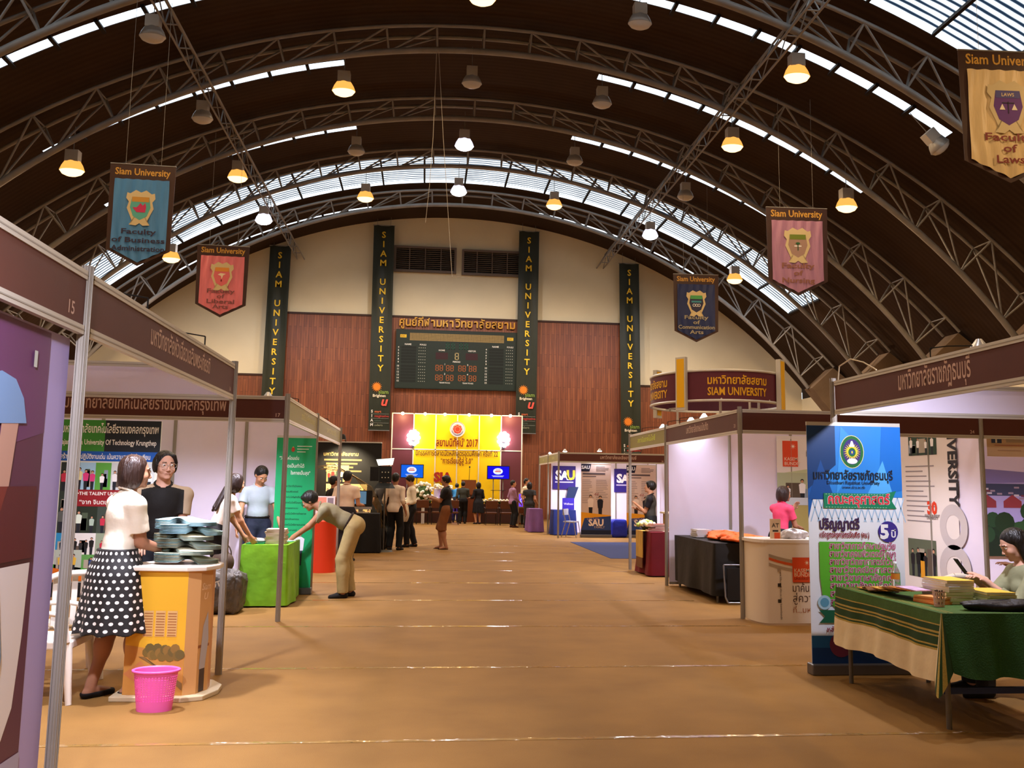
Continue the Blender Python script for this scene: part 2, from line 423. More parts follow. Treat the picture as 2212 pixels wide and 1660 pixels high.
# concrete brackets under truss feet
CONC = M('74604c', .85, var=.12, scale=2)
def bracket(side, y, lab):
    m = MB()
    P = [(16.1, 5.75), (17.05, 6.62), (17.66, 6.15), (17.66, 3.9)]
    if side < 0: P = [(2*X0-x, z) for x, z in P][::-1]
    k = .36
    m.prism(P, -k, k, CONC, lambda x, yy, z: (x, z, yy))
    tag(m.build('truss_bracket', loc=(0, y, 0)), lab, 'bracket', 'concrete brackets under the truss feet')
for i, y in enumerate(TY[1:]):
    ords = ['nearest', 'second', 'third', 'fourth', 'farthest'][i]
    bracket(1, y, '%s brown bracket under a truss foot on the right wall' % ords)
for i, y in enumerate(TY[3:]):
    bracket(-1, y, '%s of three brown brackets under truss feet on the left wall' % ['nearest', 'middle', 'farthest'][i])
# ---- high bay lamps
HB = M('b4b0a8', .5, .1)
def make_lamp(kind):
    root = thing('high_bay_lamp', 'x', 'lamp')
    m = MB(); m.box(-.15, .15, -.11, .11, -.02, .26, HB); m.bar((0, 0, .26), (0, 0, .86), .012, STEEL, 6); m.build('ballast_box', root, bevel=.02)
    m = MB(); m.lathe([(.18, 0), (.24, -.10), (.285, -.22), (.275, -.225), (.23, -.1), (.16, -.02)], {'off': M('a8a6a2', .35, .3), 'sodium': EM('refractor_sodium', (1, .42, .08), 1.3), 'halide': EM('refractor_halide', (.8, .75, 1), 2)}[kind], 20, sx=1, sy=.62)
    rf = m.build('reflector', root)
    em = {'sodium': EM('lamp_sodium', (1, .62, .28), 3.2), 'halide': EM('lamp_halide', (1, .95, 1), 8), 'off': M('c9c7c4', .25)}[kind]
    m = MB(); m.lathe([(.001, -.36), (.12, -.345), (.22, -.30), (.28, -.22)], em, 20, sx=1, sy=.62); m.build('glass_cover', rf)
    if kind != 'off':
        l = bpy.data.lights.new('lamp_light', 'SPOT'); l.energy = 3.3*(P_SOD if kind == 'sodium' else P_HAL); l.color = SODIUM if kind == 'sodium' else HALIDE
        l.energy *= 1.0; l.spot_size = R(168); l.spot_blend = .5; l.shadow_soft_size = .16
        lo = bpy.data.objects.new('lamp_light', l); COL.objects.link(lo); lo.parent = root; lo.location = (0, 0, -.36)
    return root
protos = {}
RW = [18.35, 22.6, 27.0, 31.5]
THS = {-3: -31.2, -2: -21.2, -1: -10.5, 0: -.7, 1: 9.6, 2: 20.5, 3: 30.9}
LIT = {(0, 0): 's', (0, 2): 's', (1, -3): 's', (1, -1): 's', (1, 2): 's', (1, 3): 's', (2, -2): 's', (2, 0): 'h', (3, -2): 'h', (3, -1): 's', (3, 0): 'h', (3, 1): 's', (3, 2): 'h', (3, 3): 's', (3, -3): 's',
       (-1, 0): 's', (-1, 2): 's', (-1, -2): 's', (-2, 1): 's', (-2, -1): 's', (-2, 3): 's', (-2, -3): 's', (-3, 0): 'h', (-3, 2): 's', (-3, -2): 's'}  # rows above the frame are unseen, added to light the hall
SHOW = {(0, -2), (0, 0), (0, 1), (0, 2), (0, 3), (1, -3), (1, -2), (1, -1), (1, 0), (1, 1), (1, 2), (1, 3), (2, -2), (2, -1), (2, 0), (2, 1), (2, 2), (3, -3), (3, -2), (3, -1), (3, 0), (3, 1), (3, 2), (3, 3)}
rown = {0: 'nearest row', 1: 'second row', 2: 'third row', 3: 'farthest row', -1: 'row out of view', -2: 'row out of view', -3: 'row out of view'}
coln = {-3: 'far left', -2: 'left', -1: 'left of centre', 0: 'centre', 1: 'right of centre', 2: 'right', 3: 'far right'}
for r_ in range(-3, 4):
    for c_ in range(-3, 4):
        k = LIT.get((r_, c_))
        if not k and (r_, c_) not in SHOW: continue
        kind = {'s': 'sodium', 'h': 'halide', None: 'off'}[k]
        if kind not in protos: protos[kind] = o = make_lamp(kind)
        else: o = copytree(protos[kind])
        y = RW[r_] if r_ >= 0 else 18.35+4.3*r_
        x, z = arc(THS[c_], 1.02 if c_ else .95); o.location = (x, y, z)
        o.scale = (1.12,)*3 if k else (1,)*3
        if r_ == 3 and k:
            for q_ in o.children:
                if q_.type == 'LIGHT': q_.data = q_.data.copy(); q_.data.energy *= 2.0
        if r_ == 0 and c_ == 3: o.rotation_euler = (0, R(-42), 0); 
        kd = {'sodium': 'orange glowing', 'halide': 'white glowing', 'off': 'unlit grey'}[kind]
        tag(o, '%s high bay lamp hanging in the %s, %s position' % (kd, rown[r_], coln[c_]) if r_ >= 0 else '%s high bay lamp added unseen overhead, %s position, %s' % (kd, coln[c_], ['one row back', 'two rows back', 'three rows back'][-r_-1]), 'lamp', 'high bay lamps under the roof')
# ---- louvre vents, scoreboard, wall letters
def louvre(x0, x1, z0, z1, lab):
    root = thing('louvre_vent', lab, 'vent', ((x0+x1)/2, YW, z0)); w = (x1-x0)/2; h = z1-z0; D = M('6e6054', .5); K = M('0c0a09', .8)
    m = MB(); m.box(-w, w, -.03, -.004, 0, h, K); m.build('backing', root)
    m = MB()
    for a in (-w, w-.1): m.box(a, a+.1, -.16, -.03, 0, h, D)
    for a in (0, h-.1): m.box(-w+.1, w-.1, -.16, -.03, a, a+.1, D)
    for i in range(1, 4): m.box(-w+2*w*i/4-.02, -w+2*w*i/4+.02, -.15, -.03, .1, h-.1, D)
    m.build('frame', root)
    n = 11
    for i in range(n):
        z = .13+(h-.24)*i/(n-1)*.96; m = MB(); T = Matrix.Translation((0, -.09, z)) @ Matrix.Rotation(R(35), 4, 'X')
        m.box(-w+.1, w-.1, -.04, .04, -.008, .008, D, T); m.build('slat', root)
louvre(-1.6, 1.25, 11.12, 12.33, 'left of two dark louvre vents high on the cream gable wall')
louvre(1.5, 4.3, 11.08, 12.28, 'right of two dark louvre vents high on the cream gable wall')
def scoreboard():
    root = thing('scoreboard', 'dark basketball scoreboard with dot display on the plank wall', 'scoreboard', (1.36, YW-.06, 5.75))
    w, h = 2.75, 2.68; m = MB(); K = M('16201a', .5); m.box(-w, w, -.22, -.002, 0, h, K)
    F = M('1f2a22', .5)
    p = Pr(m, (-w, -.22, 0), *FR['-Y'], step=.002)
    p.rect(.04, .04, 2*w-.04, h-.04, F)
    WH = M('e8e4d8'); W2 = 2*w
    AM = M('9c8450', .6, var=.2, scale=60)
    mcase = m; m = MB(); p = Pr(m, (-w, -.22, 0), *FR['-Y'], step=.002)
    p.rect(.62, h-.50, W2-.62, h-.16, AM, 2)
    for i in range(1, 7): p.rect(.62, h-.50+.34*i/7, W2-.62, h-.50+.34*i/7+.008, K, 3)
    for i in range(1, 90): p.rect(.62+(W2-1.24)*i/90, h-.50, .62+(W2-1.24)*i/90+.008, h-.16, K, 3)
    mdot = m; m = mcase; p = Pr(m, (-w, -.22, 0), *FR['-Y'], step=.002)
    for x in (.33, W2-.33): p.rect(x-.14, h-.38, x+.14, h-.24, M('e8c030'), 2); p.text('ESC', x, h-.35, .13, M('7a4010'), l=3)
    for sx, xa in ((0, .0), (1, W2-1.55)):
        p.text('NAME', xa+.55, h-.72, .11, WH, l=2); p.text('FOULS', xa+1.22, h-.72, .10, WH, l=2)
        for i in range(12):
            y = h-.86-.135*i-(.04 if i > 5 else 0)
            p.text(str(i+4), xa+.13, y, .11, WH, l=2)
            p.rect(xa+.25, y-.02, xa+.92, y+.09, M('121812'), 2)
            for j in range(4): p.disc(xa+1.05+.09*j, y+.03, .018, M('b8b8a8'), 2, n=6)
    def digit(x, y, s, mat):
        md = MB(); digs.append(md); pd = Pr(md, (-w, -.22, 0), *FR['-Y'], step=.002)
        for a in ((0, 0, 1, .18), (0, .82, 1, 1), (0, 1.64, 1, 1.82), (0, 0, .22, 1.8), (.78, 0, 1, 1.8)): pd.rect(x+a[0]*s, y+a[1]*s, x+a[2]*s, y+a[3]*s, mat, 3)
    GR = M('1c4a38'); RD = M('34181c'); OG = M('a05a30')
    cx = w; digs = []; p0 = p
    for dx in (-.5, -.26, .10, .34): digit(cx+dx, h-.86, .16, GR)
    p = p0; p.text('HOME', cx-.68, h-.95, .10, WH, l=2); p.text('VISITOR', cx+.68, h-.95, .10, WH, l=2)
    p.rect(cx-.95, h-1.33, cx-.4, h-1.02, RD, 2); p.rect(cx+.4, h-1.33, cx+.95, h-1.02, RD, 2)
    digit(cx-.09, h-1.34, .18, M('b0a070'))
    p.text('PERIOD', cx, h-1.46, .10, WH, l=2)
    for i, (dx, dz) in enumerate(((-.95, 1.86), (.08, 1.86), (-.95, 2.3), (.08, 2.3))):
        for j in (0, .19, .48, .67): digit(cx+dx+j, h-dz, .15, OG)
        p.text(str(i+1), cx+dx+.42, h-dz+.27, .11, WH, l=2)
    p.text('TEAM FOULS', cx-.52, h-2.42, .085, WH, l=2); p.text('TEAM FOULS', cx+.52, h-2.42, .085, WH, l=2)
    co = m.build('case', root); mdot.build('dot_display', co); [d_.build('score_digit', co) for d_ in digs]
scoreboard()
# gold raised letters over the scoreboard: each glyph group its own letter
def wall_letters():
    root = thing('sign_lettering', 'gold raised lettering in a row above the scoreboard', 'sign', (1.37, YW-.07, 8.62))
    glyphs = ['ศู', 'น', 'ย์', 'กี', 'ฬ', 'า', 'ม', 'ห', 'า', 'วิ', 'ท', 'ย', 'า', 'ลั', 'ย', 'ส', 'ย', 'า', 'ม']; G = M('b98a3c', .35, .6)
    n = len(glyphs); W2 = 5.3
    for i, g in enumerate(glyphs):
        v, f = text_geo(g, .02); x0 = min(a for a, b in v); x1 = max(a for a, b in v); h = .52; cx = -W2/2+W2*(i+.5)/n
        k = min(1, .24/((x1-x0)*h))
        pts = [((a-(x0+x1)/2)*h*k*1.0, b*h) for a, b in v]; m = MB(); N = len(pts)
        m.add([(cx+a, -.10, b) for a, b in pts], f, G); m.add([(cx+a, -.02, b) for a, b in pts], [q[::-1] for q in f], G)
        ed = {}
        for q in f:
            for a, b in zip(q, q[1:]+q[:1]): ed[(a, b)] = ed.get((a, b), 0)+1
        for (a, b) in list(ed):
            if (b, a) not in ed: m.add([(cx+pts[a][0], -.10, pts[a][1]), (cx+pts[a][0], -.02, pts[a][1]), (cx+pts[b][0], -.02, pts[b][1]), (cx+pts[b][0], -.10, pts[b][1])], [(0, 1, 2, 3)], G)
        m.build('letter', root)
wall_letters()
# tall vertical banners on the gable wall
def tall_banner(x, zt, zb, lab, dx=0):
    root = thing('vertical_banner', lab, 'banner', (x, YW-.42, zb), 0, 'tall dark banners on the gable wall'); H = zt-zb; w = .465
    C = M('2b2f22', .45, var=.1, scale=2, bump=.6, bscale=1.2, stretch=(5, 1, .8)); YL = M('f0c832', .5)
    m = MB()
    fold = lambda u, v: .05*math.sin(u*9+v*3)*(.3+.7*abs(math.sin(v*2.2)))
    def fn(u, v): return (-w+2*w*u+dx*(1-v), fold(u, v)*.5, H*v)
    m.grid(fn, 16, 60, C)
    p = Pr(m, (dx, -.04, 0), (1, 0, 0), (-dx/H, 0, 1), step=.003)
    ls = 'SIAM UNIVERSITY'; top = H-.38; stp = .436
    for i, c in enumerate(ls):
        if c != ' ': p.text(c, 0, top-stp*i-.2, .40, YL, bold=.02)
    yb = H-7.39
    p.star(-.14, yb, .24, .13, 16, M('f08a28'), tw=.25, l=1); p.text('siam', .16, yb-.305, .25, M('7c9440'), l=2, bold=.02); p.text('Brighten', -.02, yb-.45, .17, M('e8dcc0'), l=3, bold=.02)
    p.text('u', .18, yb-.83, .58, M('e05848'), l=3, bold=.03, shear=.25)
    for i, (a, b, c) in enumerate((('S', 'mart', 'e07040'), ('I', 'maginative', 'c04038'), ('A', 'ctive', '506050'), ('M', 'odern', '8c8c70'))):
        y = yb-1.15-.2*i
        p.text(a, -.32, y, .17, M('e8e4d8'), l=1, bold=.03); p.text(b, -.2, y, .15, M(c), al='l', l=1)
        if i < 3: p.rect(-.36, y-.06, .42, y-.05, M('a0a090'), 1)
    m.build('cloth', root)
    m = MB(); m.bar((-w-.03, 0, H), (w+.03, 0, H), .02, STEEL); m.build('top_rod', root)
    for k in (-.3, .3): m = MB(); zr = Z0+math.sqrt((R0-.01)**2-(x+k-X0)**2)-zb; m.bar((k, 0, H), (k, 0, zr), .006, STEEL, 4); m.build('hanging_wire', root)
    m = MB(); m.bar((-w+dx, 0, 0), (w+dx, 0, 0), .02, STEEL); m.build('bottom_rod', root)
tall_banner(-6.62, 12.0, 3.2, 'tall dark vertical banner with yellow letters, leftmost on the gable wall', -.1)
tall_banner(-2.07, 13.15, 3.82, 'tall dark vertical banner with yellow letters, just left of the scoreboard', .06)
tall_banner(4.57, 13.18, 3.82, 'tall dark vertical banner with yellow letters, just right of the scoreboard', -.05)
tall_banner(9.27, 11.85, 2.95, 'tall dark vertical banner with yellow letters, rightmost on the gable wall', .1)
# pennants hanging under the girders
def pennant(x, y, z, w, h, tip, col, crest, lines, lab, tc, rz=0, wires=3.2, dark='3c241a'):
    root = thing('pennant', lab, 'pennant', (x, y, z), rz, 'faculty pennants hanging from the girders'); D = M(dark, .5, var=.1, scale=3)
    m = MB(); hb = h-tip; b = .085*w; G = M('c8963c', .5); top = .24*h*.62
    out = [(-w/2, 0), (-w/2+.02*w, -hb), (0, -h), (w/2-.02*w, -hb), (w/2, 0)]
    m.prism(out[::-1], -.004, .004, D, lambda a, b_, c: (a, c, b_))
    p = Pr(m, (0, -.005, 0), (1, 0, 0), (0, 0, 1), step=.002)
    CL = M(col, .45, var=.12, scale=1.2, bump=1.0, bscale=1.4, stretch=(7, 1, 1))
    def fn(u, v):
        xx = (-1+2*u)*(w/2-b); yt = -top; yb2 = -(hb-.02)-(tip*(1-abs(-1+2*u)))*(1-.16); zz = yt+(yb2-yt)*v
        return (xx, -.018-.014*math.sin(u*34+3*math.sin(v*3))*(.35+.65*abs(math.cos(v*3.1))), zz)
    m.grid(fn, 60, 14, CL)
    p.text('Siam University', 0, -top*.70, .155*w, G, w=.84*w, bold=.02, l=1)
    mc = m; m = MB(); q = Pr(m, (0, -.035, 0), (1, 0, 0), (0, 0, 1), step=.002); cy = -h*.43
    FRM = M('cdb98a', .5); s = w*.26
    shield = [(-.62, .75), (-.3, .95), (0, .82), (.3, .95), (.62, .75), (.8, .8), (.85, .5), (.68, .3), (.78, -.05), (.55, -.5), (.42, -.78), (.6, -.95), (.2, -.98), (0, -.85), (-.2, -.98), (-.6, -.95), (-.42, -.78), (-.55, -.5), (-.78, -.05), (-.68, .3), (-.85, .5), (-.8, .8)]
    c0 = len(m.v); l = 1
    m.add([q.P(0, cy, l)]+[q.P(a*s, cy+b_*s*1.15, l) for a, b_ in shield], [(0, i+1, (i+1) % len(shield)+1) for i in range(len(shield))][::1], FRM)
    inner = [(-.5, .6), (.5, .6), (.55, .3), (.6, 0), (.4, -.5), (0, -.72), (-.4, -.5), (-.6, 0), (-.55, .3)]
    q.poly([(a*s, cy+b_*s*1.1) for a, b_ in inner][::-1], M(crest[0]), 2); q.poly([(-.5*s, cy+.35*s), (.5*s, cy+.35*s), (.5*s, cy+.66*s), (-.5*s, cy+.66*s)], M(crest[1]), 3)
    if crest[2] == 'ship': q.poly([(a*s, cy+b_*s) for a, b_ in ((-.45, 0), (-.2, -.3), (.3, -.3), (.35, .05), (.28, .3), (.15, .12), (0, .28), (-.12, .1), (-.2, .0))], M('c0305c'), 4)
    if crest[2] == 'scales':
        q.rect(-.25*s, cy+.12*s, .25*s, cy+.16*s, M('201428'), 4); q.rect(-.02*s, cy-.3*s, .02*s, cy+.2*s, M('201428'), 4)
        for k in (-.25, .25): q.poly([((k-.12)*s, cy-.15*s), ((k+.12)*s, cy-.15*s), (k*s, cy+.1*s)], M('e8dcc0'), 4)
        q.text('LAWS', 0, cy+.42*s, .2*s, M('e0c890'), l=4)
    if crest[2] == 'torch': q.rect(-.22*s, cy-.1*s, .22*s, cy-.03*s, M('e8e8e0'), 4); q.rect(-.03*s, cy-.35*s, .03*s, cy+.05*s, M('2c4c30'), 5); q.disc(0, cy+.1*s, .14*s, M('2c5c30'), 5, ry=.07*s)
    if crest[2] == 'pen': q.poly([(a*s, cy+b_*s) for a, b_ in ((-.3, .1), (-.1, .22), (.3, .18), (.1, .05), (0, -.25), (-.05, 0))], M('e8d0b0'), 4); q.disc(-.02*s, cy-.35*s, .05*s, M('701820'), 4, ry=.1*s)
    if crest[2] == 'reels': q.rect(-.42*s, cy+.05*s, .42*s, cy+.2*s, M('3c8898'), 4); [q.ring(k*s, cy-.18*s, .13*s, .05*s, M('d8d8d8'), 5, n=12) for k in (-.2, .02, .22)]
    TCm = M(tc, .5); mcr = m; m = mc; q = Pr(m, (0, -.035, 0), (1, 0, 0), (0, 0, 1), step=.002)
    for i, t in enumerate(lines): q.text(t, 0, -h*((.69 if len(lines) < 4 else .665)+(.083 if len(lines) < 4 else .072)*i) , .115*w, TCm, w=min(.8*w, .075*w*len(t)), bold=.02, l=1)
    co = m.build('cloth', root); mcr.build('crest', co)
    m = MB(); m.bar((-w/2, 0, 0), (w/2, 0, 0), .015, STEEL, 6); m.build('top_rod', root)
    m = MB(); M_W = M('8a857c')
    for k in (-.27, .27): m = MB(); m.bar((k*w, 0, 0), (k*w, 0, wires), .004, M_W, 4); m.build('hanging_wire', root)
pennant(-5.76, 17.2, 7.82, 1.26, 2.08, .32, '4a82b4', ('58a898', 'c08c38', 'ship'), ('Faculty', 'of Business', 'Administration'), 'blue faculty pennant with a gold crest and pink ship, upper left', '30283c', R(2), 3.5)
pennant(-5.76, 24.1, 8.1, 1.42, 2.05, .36, 'd8747c', ('d8686c', 'd88c38', 'pen'), ('Faculty', 'of', 'Liberal', 'Arts'), 'pink faculty pennant hanging left of the gable wall banners', '7c4848', R(2), 3.3)
pennant(8.93, 11.9, 8.46, 1.5, 2.15, .34, 'd8bc86', ('5c2c78', '4c4880', 'scales'), ('Faculty', 'of', 'Laws'), 'beige faculty pennant with scales crest at the right edge', '7c2820', R(-3), 2.9)
pennant(9.22, 20.1, 8.62, 1.58, 2.27, .38, 'a87890', ('a08070', '6c7c28', 'torch'), ('Faculty', 'of', 'Nursing'), 'mauve faculty pennant with green topped crest, right of the hall centre', '8c5c48', R(-3), 2.9)
pennant(8.71, 26.6, 8.48, 1.5, 2.25, .36, '1a2858', ('2c2c48', '4c9c58', 'reels'), ('Faculty', 'of', 'Communication', 'Arts'), 'dark blue faculty pennant hanging before the right gable wall', 'a09880', R(-3), 3.0)
# loose ropes hanging from the ridge
for i, (xa, xb, zb, lab) in enumerate(((.05, -.12, 7.6, 'left of two thin pale cords dangling from the roof ridge'), (.1, 1.0, 4.2, 'right of two thin pale cords, trailing down before the scoreboard'))):
    m = MB(); m.tube([(xa, 21.4, 12.9), (xa+(xb-xa)*.2, 21.4, 10.5), (xa+(xb-xa)*.55, 21.4-.0, zb+(12.9-zb)*.3), (xb, 21.4, zb+.6 if i == 0 else zb+2.6)], .007, M('b8b0a0'), 5)
    tag(m.build('pull_rope'), lab, 'rope')
# ================= BOOTHS =================
ZT, ZF = 2.52, 2.22       # top of the fascia, its underside
def post_mb(x, y, z1=ZT+.03, z0=0, mat=None):
    m = MB(); mat = mat or ALU; m.bar((x, y, z0), (x, y, z1), .026, mat, 8, smooth=False, roll=PI/8)
    for k in range(8):
        a = 2*PI*k/8; m.box(x+.0255*math.cos(a)-.0025, x+.0255*math.cos(a)+.0025, y+.0255*math.sin(a)-.0025, y+.0255*math.sin(a)+.0025, z0, z1, mat)
    return m
def spot(parent, x, y, z, dx, dy, col=None, power=None, pos=None, aim=None):
    """clip-on flood lamp: arm leans over the booth, head looks in and down"""
    r = thing('clip_floodlight', pos or 'x', 'lamp', (x, y, z), 0, 'clip-on booth floodlights')
    m = MB(); m.tube([(0, 0, -.04), (0, 0, .05), (dx*.3, dy*.3, .07), (dx*.8, dy*.8, .08)], .005, BLACK, 6); m.build('arm', r)
    m = MB(); m.lathe([(.02, .05), (.055, 0), (.075, -.03)], EM('flood_glass', (1, .95, .9), 12) if 'lit flood' in (pos or '') or 'bright flood' in (pos or '') else M('d8d8d8', .3, .4), 14, (dx*.85, dy*.85, .08)); lh = m.build('lamp_head', r)
    m = MB(); m.lathe([(.001, -.045), (.05, -.04), (.07, -.03)], EM('flood_bulb', (.95, .95, 1), 40), 14, (dx*.85, dy*.85, .08)); m.build('bulb', lh)
    l = bpy.data.lights.new('flood', 'SPOT'); l.energy = (power or P_BOOTH)*4; l.color = col or BOOTHC; l.spot_size = R(140); l.spot_blend = .8; l.shadow_soft_size = .06
    o = bpy.data.objects.new('flood', l); COL.objects.link(o); o.parent = r; o.location = (dx*.9, dy*.9, .02)
    o.rotation_euler = (-Vector(aim) if aim else Vector((-dx*.5, -dy*.5, 1.4))).to_track_quat('Z', 'Y').to_euler()
    return r
def booth(name_lab, posts, fascias, walls, board=None):
    """posts [(x,y)], fascias [(p,q,frame,prints,board)], walls [(p,q)]"""
    x0, y0 = posts[0]; root = thing('exhibition_booth', name_lab, 'booth', (x0, y0, 0)); T = Matrix.Translation((-x0, -y0, 0))
    def loc(m): m.v = [(a-x0, b-y0, c) for a, b, c in m.v]; return m
    for x, y in posts: loc(post_mb(x, y)).build('post', root)
    for p, q, fr, prints, bm in fascias:
        p, q = Vector(p+(0,)), Vector(q+(0,)); d = (q-p).normalized(); nrm = Vector((d.y, -d.x, 0)); L = (q-p).length; g = .03
        X = Matrix((( d.x, nrm.x, 0, p.x), (d.y, nrm.y, 0, p.y), (0, 0, 1, 0), (0, 0, 0, 1)))
        for nm, za, zb in (('top_rail', ZT-.042, ZT), ('bottom_rail', ZF, ZF+.042)):
            m = MB(); m.box(g, L-g, -.014, .014, za, zb, ALUW, X); m.box(g, L-g, -.016, .016, za+.018, za+.024, ALU, X); loc(m).build(nm, root)
        m = MB(); m.box(g, L-g, -.006, .006, ZF+.042, ZT-.042, PANELW, X)
        u, v = FR[fr]; u = d if d.dot(Vector(u)) > 0 else -d; n = u.cross(Vector(v)); st = p if (q-p).dot(u) > 0 else q
        pr = Pr(m, st+n*.0065+Vector((0, 0, ZF+.042)), u, v, step=.001)
        pr.rect(g, 0, L-g, ZT-ZF-.084, bm or FASC)
        for t in prints: pr.text(t[0], t[1], t[2], t[3], t[4], l=2, **(t[5] if len(t) > 5 else {}))
        loc(m).build('fascia_board', root)
    for p, q in walls:
        p, q = Vector(p+(0,)), Vector(q+(0,)); d = (q-p).normalized(); nrm = Vector((d.y, -d.x, 0)); L = (q-p).length; n = max(1, round(L/.99))
        X = Matrix(((d.x, nrm.x, 0, p.x), (d.y, nrm.y, 0, p.y), (0, 0, 1, 0), (0, 0, 0, 1)))
        for i in range(n):
            a, b = L*i/n, L*(i+1)/n
            m = MB(); m.box(a+.02, b-.02, -.004, .004, .06, ZT-.06, PANELW, X); loc(m).build('wall_panel', root)
            m = MB(); m.box(a+.02, b-.02, -.012, .012, .02, .06, ALU, X); m.box(a+.02, b-.02, -.012, .012, ZT-.06, ZT-.02, ALU, X); loc(m).build('panel_rail', root)
            if i: e = p+d*a; loc(post_mb(e.x, e.y, ZT)).build('panel_post', root)
    return root
FT = M('c8a898', .5); OLV = M('847c1c', .5); OLT = M('b8b040', .5)  # greenish light on the left fascias is put into this olive
xl, xr = -1.6, 3.85
booth('front left booth with maroon fascia numbered 15 and a purple poster panel', [(xl, 4.12), (xl, 1.15)],
      [((xl, 1.15), (xl, 4.12), '+X', [('15', 2.80, .03, .085, FT)], None)], [])
booth('open left booth with maroon fascia behind the front one', [(xl, 7.3), (-4.6, 7.3), (-4.6, 4.12)],
      [((xl, 4.14), (xl, 7.28), '+X', [('มหาวิทยาลัยหัวเฉียวเฉลิมพระเกียรติ', 1.62, .075, .155, FT, dict(w=1.38)), ('16', 3.0, .02, .05, FT)], None),
       ((-4.6, 7.3), (xl, 7.3), '+Y', [], PANELW)], [((-4.6, 4.15), (-4.6, 7.27))])
booth('left booth numbered 17 with maroon fascia facing the camera', [(xl+.03, 9.95), (-5.6, 9.95), (xl+.03, 12.72), (-5.6, 12.72)],
      [((-5.6, 9.95), (xl+.03, 9.95), '-Y', [('มหาวิทยาลัยเทคโนโลยีราชมงคลกรุงเทพ', 2.47, .075, .19, FT, dict(w=1.76)), ('17', 3.93, .02, .06, FT)], None),
       ((xl+.03, 9.98), (xl+.03, 12.7), '+X', [('เทคโนโลยีราชมงคล', 1.75, .08, .12, OLT, dict(w=1.3))], OLV)],
      [((-5.57, 12.72), (xl+.03, 12.72)), ((-5.6, 9.98), (-5.6, 12.69))])
booth('farthest left booth with olive-lit fascia beside the black display', [(xl+.06, 16.0), (-4.6, 16.0)],
      [((xl+.04, 12.76), (xl+.05, 15.97), '+X', [('มหาวิทยาลัย', 1.8, .08, .12, OLT, dict(w=1.4))], OLV)], [((-4.6, 12.8), (-4.6, 16.0))])
booth('near right booth with maroon fascia running toward the camera', [(3.65, 7.3), (7.4, 7.3), (3.65, 1.2)],
      [((3.65, 1.2), (3.65, 7.28), '-X', [('มหาวิทยาลัยราชภัฏธนบุรี', 1.50, .065, .20, FT, dict(w=.88))], None),
       ((3.67, 7.3), (7.4, 7.3), '+Y', [], PANELW)], [])
booth('right booth numbered 24 with lavender lit walls', [(xr, 10.12), (7.0, 10.12), (10.2, 10.12), (xr+.03, 13.45)],
      [((xr, 10.12), (7.0, 10.12), '-Y', [('24', 3.03, .02, .06, FT)], None), ((7.0, 10.12), (10.2, 10.12), '-Y', [], None),
       ((xr, 10.15), (xr+.03, 13.43), '-X', [('มหาวิทยาลัยเกษมบัณฑิต', 1.62, .08, .14, FT, dict(w=1.0)), ('23', 3.15, .04, .06, FT)], None)],
      [((xr+.05, 13.45), (7.0, 13.45)), ((7.0, 13.42), (7.0, 10.15)), ((7.03, 13.45), (10.2, 13.45))])
booth('small right booth with olive fascia over the red table', [(xr+.05, 15.95), (6.9, 15.95)],
      [((xr+.04, 13.48), (xr+.05, 15.92), '-X', [('สถาบันเทคโนโลยี', 1.2, .08, .12, M('c8d838'), dict(w=1.2))], OLV)], [((6.9, 15.95), (6.9, 13.5))])
booth('far right booth with white walls and purple posters', [(3.98, 25.1), (3.98, 27.2), (3.98, 29.3), (7.25, 25.1)],
      [((3.98, 25.1), (7.25, 25.1), '-Y', [('มหาวิทยาลัยเอเชียอาคเนย์', 1.8, .08, .14, FT, dict(w=1.1)), ('26', 3.15, .02, .06, FT)], None),
       ((3.98, 25.13), (3.98, 27.17), '-X', [('มหาวิทยาลัย', 1.0, .08, .1, OLT)], OLV), ((3.98, 27.2), (3.98, 29.3), '-X', [('เอเชีย', 1.0, .08, .1, OLT)], OLV)],
      [((4.05, 27.2), (7.25, 27.2)), ((7.25, 27.2), (7.25, 25.13))])
# floodlights
FL = [(xl-.02, 2.1, .42, 0, 'added unseen floodlight leaning over the aisle above the purple poster panel', 110), (xl, 5.0, -.45, 0, 'added floodlight on the left maroon fascia, nearer the camera', None), (xl, 6.3, -.45, 0, 'floodlight on the left maroon fascia, glowing above the wall of the hall', None),  # first two added: one brightens the poster panel, one whitens the woman
      (xl, 11.0, -.45, 0, 'floodlight on the nearer olive-lit fascia at left', None), (-3.4, 9.9, 0, .45, 'floodlight over the lettered maroon fascia of booth 17', None), (xl, 14.4, -.45, 0, 'floodlight on the farther olive-lit fascia at left', None),
      (3.65, 5.8, .45, 0, 'floodlight on the near right maroon fascia', 45), (5.4, 10.1, 0, .45, 'floodlight on the camera-facing fascia of booth 24', 85), (xr, 12.6, .45, 0, 'nearer of two lit floodlights on the right side fascia', 16),
      (9.3, 10.1, 0, .45, 'added floodlight over the landscape poster at right', 190), (xr+.02, 13.3, .45, 0, 'farther of two close lit floodlights on the right side fascia', 5), (xr+.04, 15.0, .45, 0, 'bright floodlight on the right olive fascia', None),  # landscape floodlight is added to brighten that poster
      (5.3, 25.1, 0, .5, 'floodlight on the far white booth, near its middle', 130), (3.98, 26.3, .45, 0, 'floodlight on the side of the far white booth', 20), (3.98, 29.2, .4, 0, 'lit floodlight at the far corner of the far white booth', 16)]
for x, y, dx, dy, lab, pw in FL: spot(None, x, y, ZT+.02, dx, dy, pos=lab, power=pw, aim={2.1: (-.4, .7, -1), 5.8: (-.05, 1, -1.2)}.get(y))
